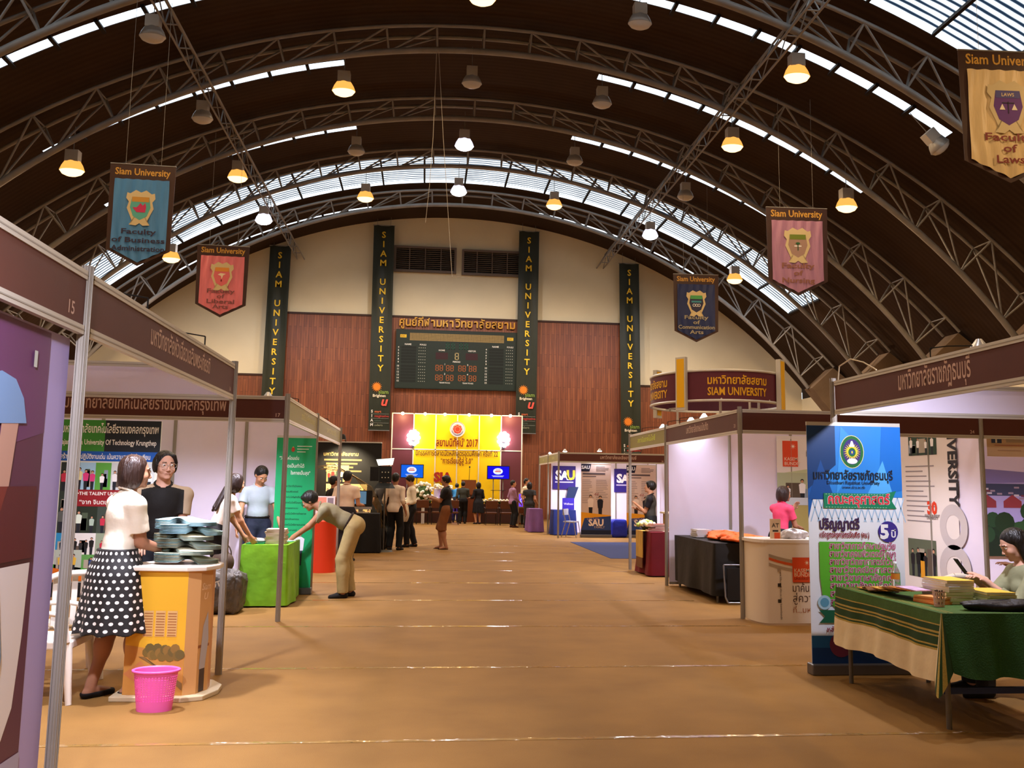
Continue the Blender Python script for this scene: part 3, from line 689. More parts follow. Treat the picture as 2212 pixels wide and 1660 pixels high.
# cables lying over the near right fascia
m = MB(); m.tube([(3.65, 7.2, 2.52), (3.64, 7.15, 2.64), (3.65, 6.97, 2.68), (3.65, 6.75, 2.62), (3.65, 6.55, 2.53)], .006, M('c8b898'), 5); tag(m.build('loose_cable'), 'pale cable curling over the corner of the near right fascia', 'cable')
# --- purple poster panel in the front left booth
root = thing('poster_panel', 'purple and maroon poster panel with a large print of a man in a blue shirt', 'poster', (xl-.06, 2.7, 0))
m = MB(); m.box(-.01, .01, -1.45, 1.405, .04, 2.2, M('b0a4dc', .45))
p = Pr(m, (.0105, -1.45, 0), *FR['+X'], step=.001)   # x = world y - 1.25
W0 = 1.25; q = lambda y: y-W0
PUR = M('6a3c66', .4); p.rect(0, .3, q(3.9), 2.19, M('5c3048', .4)); 
p.poly([(0, 1.2), (q(3.9), 1.75), (q(3.9), 2.19), (0, 2.19)], PUR, 2)
p.poly([(0, .04), (0, 1.2), (q(3.86), 1.2), (q(3.84), .9), (q(3.80), .62), (q(3.72), .5), (q(3.7), .04)], M('e4e0e4', .4), 3)
p.poly([(0, .04), (0, .42), (q(3.9), .42), (q(3.9), .04)], M('a9a8cc', .4), 4)
p.poly([(q(2.9), 1.0), (q(3.52), 1.0), (q(3.56), 1.42), (q(2.9), 1.42)], M('5b6f88', .5), 4)
SH = M('7fa3d4', .5); SK = M('c49c8c', .5)
p.poly([(q(2.8), 1.3), (q(3.46), 1.3), (q(3.47), 1.75), (q(3.44), 1.93), (q(3.36), 1.98), (q(3.1), 2.02), (q(2.8), 2.0)], SH, 5)
p.poly([(q(3.48), 1.32), (q(3.52), 1.28), (q(3.58), 1.3), (q(3.66), 1.82), (q(3.52), 1.86)], SK, 6)
p.poly([(q(3.42), 1.76), (q(3.72), 1.78), (q(3.68), 1.88), (q(3.6), 1.95), (q(3.48), 1.97), (q(3.4), 1.95)], SH, 7)
p.rect(0, 1.22, q(3.86), 1.52, M('5a1f24', .4), 8); p.poly([(q(3.3), 1.26), (q(3.5), 1.3), (q(3.6), 1.52), (q(3.2), 1.52)], M('7a3028', .4), 9)
p.text('ทาง', q(3.44), 1.28, .07, M('d8d0d0'), l=9)
p.poly([(q(3.0), .44), (q(3.64), .56), (q(3.66), .85), (q(3.58), 1.2), (q(3.0), 1.2)], M('75899f', .6), 10); p.rect(q(3.1), .56, q(3.63), .62, M('8b9cb0', .6), 11)
p.poly([(q(3.2), .4), (q(3.66), .4), (q(3.6), .56), (q(3.2), .56)], M('1c1a1e'), 11)
p.rect(q(3.74), 2.02, q(3.77), 2.09, M('c8d0c8'), 9)
m.build('print', root)
for y, n_ in ((-1.45, 'side_rail'),):
    m = MB(); m.box(-.02, .02, y-.02, y+.02, 0, ZF, ALU); m.build(n_, root)
# --- roll-up stands
def rollup(x, y, w, h, rz, lab, draw, group=None, base='6c6a6c', tilt=0):
    root = thing('rollup_banner', lab, 'banner', (x, y, 0), rz, group)
    m = MB(); m.box(-w/2-.02, w/2+.02, -.06, .06, 0, .09, M(base, .35, .5)); m.build('base', root, bevel=.01)
    m = MB(); m.bar((0, .05, .08), (0, .05+tilt, h), .012, ALU, 6); m.build('support_pole', root)
    m = MB(); m.box(-w/2, w/2, -.004+tilt, .012+tilt, h-.02, h+.012, ALUW); m.build('top_rail', root)
    m = MB(); m.prism([(-w/2, .09), (w/2, .09), (w/2, h-.02), (-w/2, h-.02)], 0, .002, M('e8e6e2', .4), lambda a, b, c: (a, c+tilt*b/h, b))
    p = Pr(m, (-w/2, -.0008, 0), (1, 0, 0), (0, tilt/h, 1), step=.0012); draw(p, w, h); m.build('print', root)
    return root
def blue_draw(p, w, h):
    k = w/1091*1.06; px = lambda X_: (X_-10)*k*.98; py = lambda Y_: h-.02-(Y_-45)*k*1.0
    p.rect(0, .09, w, h-.02, M('e9eef2', .4))
    p.rect(0, h*.70, w, h-.02, M('2f86d8', .4), 2)
    for i, (c, pts) in enumerate((('1c5ca8', [(0, .62), (.2, .95), (0, 1)]), ('123c70', [(0, .74), (.3, .84), (.3, 1), (0, 1)]), ('3c9ae8', [(.3, .72), (.6, .9), (.36, 1)]), ('1f70c8', [(.75, .72), (1, .74), (1, 1), (.8, 1)]), ('56aef0', [(.6, .70), (.8, .86), (.9, .72)]), ('184f94', [(0, .70), (.28, .70), (.14, .86)]))):
        p.poly([(a*w, h*b-.021) for a, b in pts], M(c, .4), 3+i*.2)  # dark pieces at left put the post and fascia shadow into the print
    for i in range(14): 
        a = .02+.07*i; p.poly([(a*w, h*.60), ((a+.01)*w, h*.60), ((a+.09)*w, h*.70), ((a+.08)*w, h*.70)], M('a4c8e4'), 3); p.poly([((a+.09)*w, h*.60), ((a+.1)*w, h*.60), ((a+.02)*w, h*.70), ((a+.01)*w, h*.70)], M('a4c8e4'), 3)
    cx, cy = w*.475, h*.885
    p.disc(cx, cy, .128*w, M('ece8a0'), 5, ry=.168*w); p.disc(cx, cy, .122*w, M('1c6c34'), 5.5, ry=.162*w); p.disc(cx, cy, .094*w, M('3c2c78'), 6, ry=.13*w)
    p.star(cx, cy, .092*w, .05*w, 22, M('f4dc30'), 6.6); p.disc(cx, cy-.005*w, .04*w, M('1c6c34'), 7, ry=.045*w); p.disc(cx, cy-.005*w, .025*w, M('28408c'), 7.5); p.disc(cx, cy-.005*w, .008*w, M('f4dc30'), 8, ry=.014*w)
    p.poly([(cx-.03*w, cy+.05*w), (cx+.03*w, cy+.05*w), (cx+.008*w, cy+.11*w), (cx-.008*w, cy+.11*w)], M('e8e8e8'), 7)
    p.disc(cx, cy-.095*w, .055*w, M('f0f0f0'), 7, ry=.028*w)
    DK = M('141c30'); p.text('มหาวิทยาลัยราชภัฏธนบุรี', w*.48, h*.772, .125*w, DK, w=.84*w, bold=.02, l=9)
    p.text('Dhonburi Rajabhat University', w*.48, h*.752, .05*w, DK, w=.56*w, l=9); p.text('www.dru.ac.th', w*.48, h*.735, .042*w, DK, w=.24*w, l=9)
    GN = M('168058'); y0 = h*.655
    p.poly([(.16*w, y0), (.93*w, y0), (.88*w, y0+.075*w), (.93*w, y0+.18*w), (.8*w, y0+.15*w), (.16*w, y0+.15*w)], GN, 9)
    for i in range(22): p.rect((.18+.03*i)*w, y0+.008*w, (.195+.03*i)*w, y0+.012*w, M('c8e8c8'), 9.5); p.rect((.18+.03*i)*w, y0+.138*w, (.195+.03*i)*w, y0+.142*w, M('c8e8c8'), 9.5)
    p.text('คณะครุศาสตร์', .53*w, y0+.045*w, .135*w, M('f4e8e8'), w=.66*w, bold=.045, l=10); p.text('คณะครุศาสตร์', .53*w, y0+.045*w, .135*w, M('d82c3c'), w=.65*w, bold=.025, l=11)
    p.text('ปริญญาตรี', .11*w, h*.572, .14*w, M('3c2048'), w=.42*w, al='l', bold=.035, l=9); p.text('หลักสูตรครุศาสตรบัณฑิต (คบ.)', .11*w, h*.538, .075*w, M('8c1c28'), w=.52*w, al='l', bold=.03, l=9)
    p.disc(.83*w, h*.562, .105*w, M('3a2c88'), 9); p.text('5', .79*w, h*.536, .19*w, M('f4f4f4'), bold=.05, l=10); p.text('ปี', .885*w, h*.54, .1*w, M('f4f4f4'), bold=.02, l=10)
    LG = M('5cb030', .4)
    pts = [(.1*w, h*.52), (.62*w, h*.52)]+[(.62*w+.30*w*math.sin(R(a)), h*.35+.17*h*math.cos(R(a))) for a in range(10, 95, 10)]+[(.94*w, h*.26), (.25*w, h*.26), (.12*w, h*.31), (.1*w, h*.38)]
    p.poly(pts[::-1], LG, 9); p.poly([(.94*w, h*.26), (.94*w, h*.40), (.86*w, h*.385), (.8*w, h*.34), (.79*w, h*.26)], M('2c8c34', .4), 9.6)
    for i, t in enumerate(('การศึกษาปฐมวัย', 'คอมพิวเตอร์ศึกษา', 'วิทยาศาสตร์ทั่วไป', 'คณิตศาสตร์', 'ภาษาอังกฤษ', 'สังคมศึกษา', 'ภาษาไทย', 'นาฏศิลป์และการแสดง')):
        p.text('สาขาวิชา'+t, .2*w, h*.492-.0315*h*i, .088*w, M('e8d0d8'), al='l', bold=.04, l=10, maxw=.7*w); p.text('สาขาวิชา'+t, .2*w, h*.492-.0315*h*i, .088*w, M('b83c70'), al='l', bold=.008, l=11, maxw=.7*w)
    p.disc(.865*w, h*.305, .035*w, M('f4f4f4'), 11); p.poly([(.835*w, h*.300), (.865*w, h*.262), (.895*w, h*.300)], M('f4f4f4'), 11); p.disc(.865*w, h*.305, .016*w, M('2c8c34'), 12)
    p.disc(.14*w, h*.28, .07*w, M('a8ccd8'), 10); p.disc(.14*w, h*.28, .045*w, M('5c98b0'), 11)
    p.poly([(.08*w, h*.20), (.5*w, h*.20), (.5*w, h*.25), (.08*w, h*.25), (.14*w, h*.225)], M('1c5c3c'), 10)
    p.text('หลักสูตร', .16*w, h*.165, .07*w, M('8c1c28'), al='l', l=10, bold=.02)
    p.rect(0, .09, w, h*.15, M('2464a0', .4), 8); p.rect(0, .09, w, .22, M('18407c', .4), 8.5); p.disc(.3*w, h*.115, .12*w, M('7c3450'), 10)
rollup(3.745, 7.14, .86, 2.13, 0, 'blue and green rollup banner standing beside the near right table', blue_draw)
def green_draw(p, w, h):
    p.rect(0, .09, w, h-.02, M('1fa468', .4))
    p.disc(w*.42, h*.92, .03*w, M('e8b060'), 2, ry=.06*w); p.disc(w*.42, h*.915, .045*w, M('b84028'), 3, ry=.06*w)
    WH = M('e8f4ec')
    for i in range(3): p.rect(w*.52, h*(.935-.018*i), w*(.9-.08*i), h*(.94-.018*i), WH, 2)
    for t, x, y in (('"วิชาชีพโดนเด่น', .08, .85), ('คิดเป็นทำได้', .22, .80), ('ใจกายเป็นสุข"', .38, .755)): p.text(t, w*x, h*y, .12*w, WH, al='l', l=2, bold=.02, maxw=.5*w)
    for i, t in enumerate(('สาขาวิชาที่เปิดสอน', '1. คอมพิวเตอร์', '2. เทคโนโลยีผลิตสื่อสิ่งพิมพ์', '3. เทคโนโลยีโฆษณา', '4. การออกแบบ', '5. เทคโนโลยีการถ่ายภาพ', '6. สถาปัตยกรรม', '7. เทคโนโลยีสารสนเทศ', '8. วิทยาศาสตร์')):
        p.text(t, w*.22, h*(.675-.035*i), .065*w, M('0c3c28'), al='l', l=2, bold=.02, maxw=.6*w)
    p.fig(w*.68, h*.18, h*.22, 'e8e8f0', pants='303848', l=3); p.fig(w*.52, h*.15, h*.19, '804830', l=2.5)
rollup(-1.79, 12.3, .54, 2.18, 0, 'green rollup banner behind the lime green table', green_draw)
# --- college display board behind the couple
def board_a(p, w, h):
    p.rect(0, 0, w, h, M('d8dcd0', .45)); p.rect(0, h-.42, w*.62, h, M('3c8a34'), 2); p.rect(w*.62, h-.42, w, h, M('20262c'), 2)
    WH = M('f0f0e8'); p.text('มหาวิทยาลัยเทคโนโลยีราชมงคลกรุงเทพ', w-.03, h-.17, .155, WH, w=1.25, al='r', l=3, bold=.015)
    p.text('Rajamangala University Of Technology Krungthep', w-.05, h-.33, .10, WH, w=1.25, al='r', l=3, bold=.015)
    p.rect(0, h-.55, w, h-.42, M('1c58b0'), 2); p.text('สร้างสรรค์ ปฏิบัติงานเด่น เน้นความสุข มุ่งสู่อาเซียน', w-.12, h-.52, .09, WH, w=1.15, al='r', l=3, bold=.015)
    x0 = w-1.05
    p.photo(x0-.2, h-.95, x0+.02, h-.57, '28302c', 2, 3, 4); p.photo(x0+.0, h-.93, x0+.24, h-.57, '9cc4dc', 3, 3.5, 5, ('d84080', 'e0d8a0', '4c8c58')); p.photo(x0+.24, h-.93, x0+.44, h-.57, '58a040', 1, 3.5, 6, ('f4f4f4',)); p.photo(x0+.44, h-.93, w-.05, h-.57, 'c8d0d0', 4, 3, 7)
    p.rect(x0+.0, h-1.15, w-.1, h-.93, M('8c1c24'), 4.8); p.text('>THE TALENT UNIVERSITY', x0+.02, h-1.0, .06, WH, al='l', l=5.5, bold=.02); p.text('“จาก จินตนาการ', x0+.06, h-1.12, .08, WH, al='l', l=5.5)
    p.photo(x0-.2, h-1.5, x0+.0, h-.95, '2c3830', 2, 3, 8, ('e8d040', '585c58')); p.photo(x0, h-1.5, x0+.3, h-1.15, '243024', 2, 3, 9, ('d8e8d8', 'a8c0b0')); p.photo(x0+.3, h-1.5, w-.1, h-1.15, '3c4840', 4, 3, 10)
    p.photo(x0-.2, h-1.78, x0+.0, h-1.5, '2c88b8', 1, 3, 11, ('1c2c38',)); p.photo(x0, h-1.78, x0+.3, h-1.5, 'e0e0dc', 4, 3, 12, ('181818', '2c2c2c')); p.photo(x0+.3, h-1.78, w-.1, h-1.5, '90a088', 4, 3, 13)
    p.photo(x0-.2, h-2.02, x0+.14, h-1.72, 'b0bcae', 2, 4, 14, ('587058', 'd8b040')); p.photo(x0+.14, h-2.02, w-.1, h-1.78, '5c9c50', 4, 3.2, 15)
    p.poly([(0, .1), (w, .1), (w, .3), (w*.6, .24), (w*.35, .30), (0, .34)], M('3c9c30'), 4); p.poly([(0, .06), (w*.75, .1), (w*.45, .22), (w*.2, .3), (0, .31)], M('d86c18'), 5)
    p.rect(0, 0, w, .07, M('1c1a1c'), 6)
root = thing('display_board', 'tall printed display board with green and black header behind the polka dot skirt woman', 'display board', (-3.54, 11.95, 0))
m = MB(); m.box(-1.9, 0, 0, .03, .12, 2.33, M('d8dcd0')); p = Pr(m, (-1.9, -.0005, .12), *FR['-Y'], step=.0015); board_a(p, 1.9, 2.21); m.build('print', root)
m = MB(); m.box(-1.9, 0, -.02, .10, 0, .12, BLACK); m.build('base', root)
# --- posters on the back wall of booth 24
def side_poster(lab, ya, yb, z0, z1, x, draw, bg):
    m = MB(); m.box(x-.004, x, ya, yb, z0, z1, M(bg, .45)); p = Pr(m, (x-.0045, yb, z0), *FR['-X'], step=.0012); draw(p, yb-ya, z1-z0)
    return tag(m.build('wall_poster'), lab, 'poster')
def wall_poster(lab, x0, x1, z0, z1, y, draw, bg='ece8e8'):
    m = MB(); m.box(x0, x1, y-.004, y, z0, z1, M(bg, .45)); p = Pr(m, (x0, y-.0045, z0), *FR['-Y'], step=.0012); draw(p, x1-x0, z1-z0)
    return tag(m.build('wall_poster'), lab, 'poster')
def kb_draw(p, w, h):
    p.rect(0, h-.05, w, h, M('e8e4e8')); p.rect(.1, h-.5, .36, h-.08, M('e0502c'), 2); p.text('KASEM', .13, h-.40, .075, M('f4d8c8'), al='l', l=3); p.text('BUNDIT', .13, h-.475, .075, M('f4d8c8'), al='l', l=3); p.star(.28, h-.17, .05, .012, 8, M('f8f0e8'), 3)
    p.text('มา', .62, h-.14, .2, M('48484c'), l=3); p.text('ที่...', .58, h-.33, .14, M('787478'), l=3)
    p.poly([(0, h-.98), (w, h-.98), (w, h-.42), (0, h-.62)], M('c4d0a8'), 2)
    p.photo(0, h-1.1, w, h-.6, 'b4c0a0', 4, 2.5, 21, ('f4f6fa', 'e8eef4')); p.rect(0, h-1.12, w, h-1.0, M('d0dce8'), 6)
    p.photo(0, h-1.72, w, h-1.12, 'b8ac68', 3, 3, 22, ('687078', '384450', 'e0e0e0')); p.rect(0, h-1.86, w, h-1.72, M('a8b4d8'), 6); p.photo(0, h-2.2, w, h-1.86, 'd0b458', 3, 3, 23)
wall_poster('wall poster with orange square logo and nursing photos behind the pink shirt woman', 5.72, 6.95, .25, 2.41, 13.43, kb_draw)
def kb30_draw(p, w, h):
    G = M('c4bcbc'); p.ring(w-.12, h*.42, .30, .14, G, 2, ry=.30); p.ring(w-.12, h*.18, .34, .15, G, 2, ry=.32)
    p.text('UNIVERSITY', w-.17, h*.82, .27, M('2c2a2e'), al='c', rot=-PI/2, bold=.04, l=3, w=1.3)
    p.photo(w-1.1, h-.36, w-.42, h-.02, '2c4434', 4, 2, 31, ('f0f0f0',))
    for i in range(12): p.rect(w-1.2, h-.52-.07*i, w-.5-.09*((i*7) % 4), h-.505-.07*i, M('8c8488'), 2)
    p.text('30', w-.58, h*.49, .23, M('d83c1c'), bold=.05, l=3); p.text('KASEM BUNDIT', w-.58, h*.47, .05, M('584c4c'), l=3); p.text('UNIVERSITY', w-.58, h*.455, .05, M('584c4c'), l=3)
    p.photo(w-1.2, h*.10, w-.52, h*.33, '5c6450', 4, 2, 33, ('181618', '201c20')); p.rect(w-.9, h*.10, w-.8, h*.2, M('d89828'), 6)
side_poster('white wall poster with red number thirty and upright lettering', 10.62, 12.5, .12, 2.41, 6.985, kb30_draw, 'e4dcd8')
def land_draw(p, w, h):
    p.rect(0, 0, w, h, M('a8a0e0'))
    p.rect(0, h*.72, w, h, M('cfc8ff'), 2); p.poly([(0, h*.66), (w, h*.7), (w, h*.8), (w*.5, h*.76), (0, h*.8)], M('7c76c0'), 3); p.rect(0, h*.55, w, h*.66, M('3c4468'), 3)
    for i in range(30): x = rnd.random()*w; y = h*(.5+.12*rnd.random()); p.rect(x, y, min(w, x+.09), y+.03, M(rnd.choice(['9c8ca8', '5c4c70', 'c8c0d8', '743c50'])), 4)
    for i in range(5): x = w*i/5; p.poly([(x, h*.44), (x+.32, h*.44), (x+.32, h*.5), (x+.16, h*.56), (x, h*.5)], M('8c3844'), 5)
    for i in range(26):
        x = rnd.random()*w; y = h*(.18+.25*rnd.random()); p.disc(x, y, .12+.08*rnd.random(), M(rnd.choice(['1c3420', '24442c', '2c5030', '183020'])), 6+i*.05, n=12)
    p.rect(0, 0, w, h*.28, M('16281c'), 5.5)
def wp_side(): pass
wall_poster('purple tinted landscape poster of a campus under clouds at the right edge', 9.14, 11.4, .5, 2.3, 13.38, land_draw, '8c86b0')
def fb_draw(p, w, h):
    p.rect(.06, h-.17, .2, h-.04, M('3c4c78'), 2); p.text('f', .13, h-.16, .14, M('f0f0f0'), l=3, bold=.04); p.rect(.26, h-.16, .5, h-.06, M('b0a498'), 2); p.rect(.1, h*.4, .5, h*.44, M('c0887c'), 2); p.rect(.14, h*.22, .46, h*.25, M('c0a090'), 2)
wall_poster('small cream notice taped above the landscape poster', 7.1, 7.62, 2.0, 2.34, 10.16, fb_draw, 'd8bfa8')
def sau_big(p, w, h):
    p.text('S', w*.25, h*.42, .55*w, M('f4f4f4'), bold=.05, l=2); p.text('A', w*.52, h*.42, .5*w, M('f4f4f4'), bold=.05, l=2); p.text('U', w*.79, h*.42, .55*w, M('e8d040'), bold=.05, l=2); p.rect(w*.1, h*.28, w*.9, h*.33, M('c8c0e0'), 2)
wall_poster('large purple square poster with white and yellow letters in the far white booth', 4.12, 4.86, 1.42, 2.16, 27.16, sau_big, '2c1c74')
wall_poster('purple square poster mostly hidden between two tall banners in the far booth', 6.12, 6.8, 1.35, 2.1, 27.16, sau_big, '2c1c74')
def strip_draw(p, w, h):
    for i in range(4): p.rect(.03, h*(.1+.22*i), w-.03, h*(.18+.22*i), M(['6c64a8', 'c8c0e0', 'a89cc8', '8078b8'][i]), 2)
wall_poster('narrow purple banded poster on the right wall of the far booth', 6.98, 7.2, 1.2, 2.1, 27.16, strip_draw, '3c3468')
def sau_draw(p, w, h):
    p.rect(0, .09, w, h-.02, M('d8c0b4', .4)); p.poly([(0, h-.25), (w*.28, h-.25), (w*.34, h-.02), (0, h-.02)], M('1c1c34'), 2); p.text('SAU', w*.15, h-.17, .14, M('f0f0f0'), l=3, bold=.03)
    D = M('584c50'); p.lines(w*.5, h-.1, w*.45, 4, .04, D, .015, 2); p.rect(w*.05, h-.34, w*.8, h-.29, D, 2); p.rect(w*.05, h-.41, w*.5, h-.385, D, 2); p.lines(w*.04, h-.5, w*.38, 14, .052, M('8c7c7c'), .015, 2, 3); p.lines(w*.5, h-.5, w*.4, 12, .052, M('8c7c7c'), .015, 2, 5)
    p.text('44', w*.5, h*.56, .14, M('b07870'), l=3, shear=.2); p.fig(w*.32, h*.28, h*.30, 'f0dcd0', l=3, pants='201c24'); p.fig(w*.64, h*.27, h*.30, '1c1c28', l=3.5, pants='1c1c28')
    p.poly([(0, .09), (w, .09), (w, h*.3), (0, h*.34)], M('e8a020'), 6); p.poly([(.0, .09), (w, .09), (w, h*.29), (w*.12, h*.26), (0, h*.1)], M('28407c'), 7); p.rect(0, .09, w, h*.10, M('141c38'), 7.5)
    p.text("LET'S BE", w*.4, h*.235, .1, M('a08088'), l=8.5); p.text('SAU', w*.5, h*.16, .27, M('f0dcd0'), l=8.5, bold=.04, w=w*.5); p.rect(w*.64, h*.16, w*.64, h*.16, M('e8a020'), 9); p.text('FAMILY', w*.62, h*.125, .1, M('a89898'), l=8.5)
rollup(5.2, 25.55, .92, 2.22, 0, 'cream rollup banner with two students, left one in the far white booth', sau_draw, 'cream student banners'); rollup(6.62, 25.65, .92, 2.2, 0, 'cream rollup banner with two students, behind the man in a vest', sau_draw, 'cream student banners')
# ---- tables with cloths
def drape(mb, x0, x1, y0, y1, zt, zb, mat, amp=.03, flare=.03, fr=9, rows=8, seed=0, hem=None):
    per = []; n = 36
    cs = [(x0, y0), (x1, y0), (x1, y1), (x0, y1)]
    for k in range(4):
        a, b = cs[k], cs[(k+1) % 4]; L = math.hypot(b[0]-a[0], b[1]-a[1]); nx, ny = (b[1]-a[1])/L, -(b[0]-a[0])/L
        for i in range(n):
            t = i/n; c = max(0, 1-min(t, 1-t)*n/3)
            pnx, pny = (nx, ny)
            if t < .5: kk = cs[k-1]; ox, oy = a[0]-(x0+x1)/2, a[1]-(y0+y1)/2
            else: ox, oy = b[0]-(x0+x1)/2, b[1]-(y0+y1)/2
            per.append((a[0]+(b[0]-a[0])*t, a[1]+(b[1]-a[1])*t, nx+c*.5*(1 if ox > 0 else -1)*(nx == 0)*1.0, ny+c*.5*(1 if oy > 0 else -1)*(ny == 0), L*t+k*7+seed))
    N = len(per); vs = []
    for r in range(rows+1):
        v = r/rows
        for x, y, nx, ny, s in per:
            off = flare*v+amp*v*(math.sin(s*fr)+.5*math.sin(s*fr*2.3+1)); z = zt+(zb-zt)*v
            if hem: z = zt+(hem(x, y)-zt)*v
            vs.append((x+nx*(off+.004), y+ny*(off+.004), z))
    fs = [(r*N+i, (r+1)*N+i, (r+1)*N+(i+1) % N, r*N+(i+1) % N) for r in range(rows) for i in range(N)]
    mb.add(vs, fs, mat, True); mb.add(vs[:N], [tuple(range(N))], mat)
def folding_table(x0, x1, y0, y1, h, lab, legs=None):
    root = thing('folding_table', lab, 'table', ((x0+x1)/2, (y0+y1)/2, 0)); a, b = (x1-x0)/2, (y1-y0)/2
    m = MB(); m.box(-a, a, -b, b, h-.03, h, M('b8a48c', .5)); m.build('tabletop', root)
    for sx in (-1, 1):
        for sy in (-1, 1): m = MB(); m.bar((sx*(a-.05), sy*(b-.05), 0), (sx*(a-.05), sy*(b-.05), h-.03), .018, M('6c6860', .4, .4), 8); m.build('leg', root)
    return root
def table(x0, x1, y0, y1, h, col, labt, labc, **kw):
    folding_table(x0+.01, x1-.01, y0+.01, y1-.01, h-.006, labt)
    m = MB(); drape(m, x0, x1, y0, y1, h, kw.pop('zb', .02), col if not isinstance(col, str) else M(col, .6, var=.12, scale=3, bump=.4, bscale=5), **kw)
    return tag(m.build('tablecloth'), labc, 'tablecloth')
table(-2.22, -1.66, 11.05, 12.1, .76, M('7fbf2a', .5, var=.18, scale=4, bump=.6, bscale=4), 'folding table under the lime green cloth', 'lime green satin cloth draped to the floor by the bending man', fr=7, amp=.022)
table(3.97, 5.0, 11.45, 13.3, .80, '17130f', 'folding table under the black cloth at right', 'black cloth draped to the floor under the orange bags', zb=.10, fr=5, amp=.03)
table(3.98, 4.9, 14.75, 15.52, .76, '6e1020', 'folding table under the dark red cloth', 'dark red cloth with a gold runner on a booth table', flare=.06)
table(4.05, 4.75, 26.5, 27.05, .78, '1c2c70', 'folding table under the navy cloth in the far booth', 'navy cloth on the table left of the cream banners')
table(3.5, 3.92, 28.0, 28.9, .76, '7c5488', 'folding table under the purple cloth by the far booth', 'purple cloth on the small table outside the far booth')
# gold runner
m = MB(); m.box(3.885, 3.90, 15.0, 15.45, .30, .768, M('c8a048', .5, var=.3, scale=40, stretch=(1, 1, .1))); m.box(3.9, 4.4, 15.0, 15.45, .764, .768, M('c8a048', .5)); m.box(3.882, 3.896, 15.0, 15.42, .12, .30, M('6c4020', .5, var=.4, scale=60, stretch=(1, 1, .1)))
tag(m.build('table_runner'), 'gold striped runner hanging over the dark red tablecloth', 'runner')
# ---- near right table with striped green cloth
folding_table(3.44, 4.2, 5.46, 6.86, .744, 'folding table with steel legs under the striped green cloth')
m = MB(); m.box(3.47, 4.17, 5.52, 5.55, .22, .26, M('2c3c70', .4, .3)); tag(m.build('table_crossbar'), 'blue steel crossbar low between the legs of the near right table', 'crossbar')
GRN = M('3c5c20', .75, var=.12, scale=50, bump=.3, bscale=200); GD = M('1f3c14', .75); GOLD = M('a89040', .6, var=.2, scale=120); CRM = M('dcc8a0', .7, var=.06, scale=8, bump=.3, bscale=8)
m = MB(); xa, xb, ya, yb, zt = 3.42, 4.22, 5.43, 6.88, .755
bands = [(.0, .07, GRN), (.07, .078, GOLD), (.078, .115, GD), (.115, .128, GOLD), (.128, .14, GD), (.14, .15, GOLD), (.15, .20, GD), (.20, .21, GOLD), (.21, .222, GD), (.222, .235, GOLD), (.235, .43, CRM)]
def side_long(s, v):   # s along y 0..1, v drop
    y = ya+(yb-ya)*s; wv = .018*math.sin(s*17)+.012*math.sin(s*41+1)
    return (xa-.006-(v*.09)-(wv+.02)*v*2, y, zt-v*(1+.04*math.sin(s*9)))
for a, b, mt in bands: m.grid(lambda u, v: side_long(u, a+(b-a)*v), 40, 2 if mt is not CRM else 8, mt)
def side_short(u, v):
    d = .36+.10*u+.02*math.sin(u*8); wv = .02*math.sin(u*11)+.012*math.sin(u*23)
    return (xa+(xb-xa)*u, ya-.006-v*.10-wv*v*1.6, zt-d*v)
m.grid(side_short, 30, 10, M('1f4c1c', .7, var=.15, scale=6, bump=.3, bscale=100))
def corner(u, v):
    a = side_long(0, .40*v); b = side_short(0, v*.98); bu = math.sin(PI*u)*(.12*v)
    return tuple((a[i]*(1-u)+b[i]*u)+(-bu if i < 2 else -.12*v*math.sin(PI*u)) for i in range(3))
for k, mt in enumerate((CRM, GD, GOLD, GD, GOLD, GD)):
    m.grid(lambda u, v: corner((k+u)/6, v), 3, 8, mt)
m.add([(xa, ya, zt), (xb, ya, zt), (xb, yb, zt), (xa, yb, zt)], [(0, 1, 2, 3)], GRN)
for k in (.05, .085): 
    m.add([(xa+k, ya+.02, zt+.001), (xa+k+.008, ya+.02, zt+.001), (xa+k+.008, yb-.02, zt+.001), (xa+k, yb-.02, zt+.001)], [(0, 1, 2, 3)], GOLD)
for k in (.12, .05): m.add([(xa+.08, yb-k, zt+.0012), (xb-.1, yb-k, zt+.0012), (xb-.1, yb-k+.008, zt+.0012), (xa+.08, yb-k+.008, zt+.0012)], [(0, 1, 2, 3)], GOLD)
m.grid(lambda u, v: (xa+(xb-xa)*u, yb+.006+.04*v, zt-.4*v), 10, 4, GRN); m.grid(lambda u, v: (xb+.006+.04*v, ya+(yb-ya)*u, zt-.4*v), 10, 4, GRN)
tag(m.build('tablecloth'), 'green and cream cloth with gold stripes on the near right table', 'tablecloth')
# books, leaflets and boxes on it
def book(x, y, z, w, d, h, rz, cov, pages, lab, group):
    m = MB(); m.box(-w/2, w/2, -d/2, d/2, 0, h*.12, M(cov, .4)); m.box(-w/2+.003, w/2-.003, -d/2+.003, d/2-.003, h*.12, h*.88, M(pages, .7)); m.box(-w/2, w/2, -d/2, d/2, h*.88, h, M(cov, .4))
    o = m.build('book', loc=(x, y, z)); o.rotation_euler = (0, 0, rz); return tag(o, lab, 'book', group)
ordn = ['bottom', 'second from bottom', 'third from bottom', 'fourth from bottom', 'fifth from bottom', 'sixth from bottom', 'seventh from bottom', 'eighth from bottom', 'ninth from bottom', 'tenth from bottom', 'eleventh from bottom', 'twelfth from bottom']
for i in range(8): book(3.82+.006*math.sin(i*2), 5.98+.005*math.cos(i*3), .757+.021*i, .21, .29, .02, R(3+4*math.sin(i*1.7)), ['a8b868', 'c8c890', 'd8d8b0', 'b8c470', 'e0e0e0', 'e8e8ec', 'd8d8e0', 'e8b840'][i], 'e8e4d8', 'book %s of the taller stack on the striped cloth' % ordn[i], 'taller book stack')
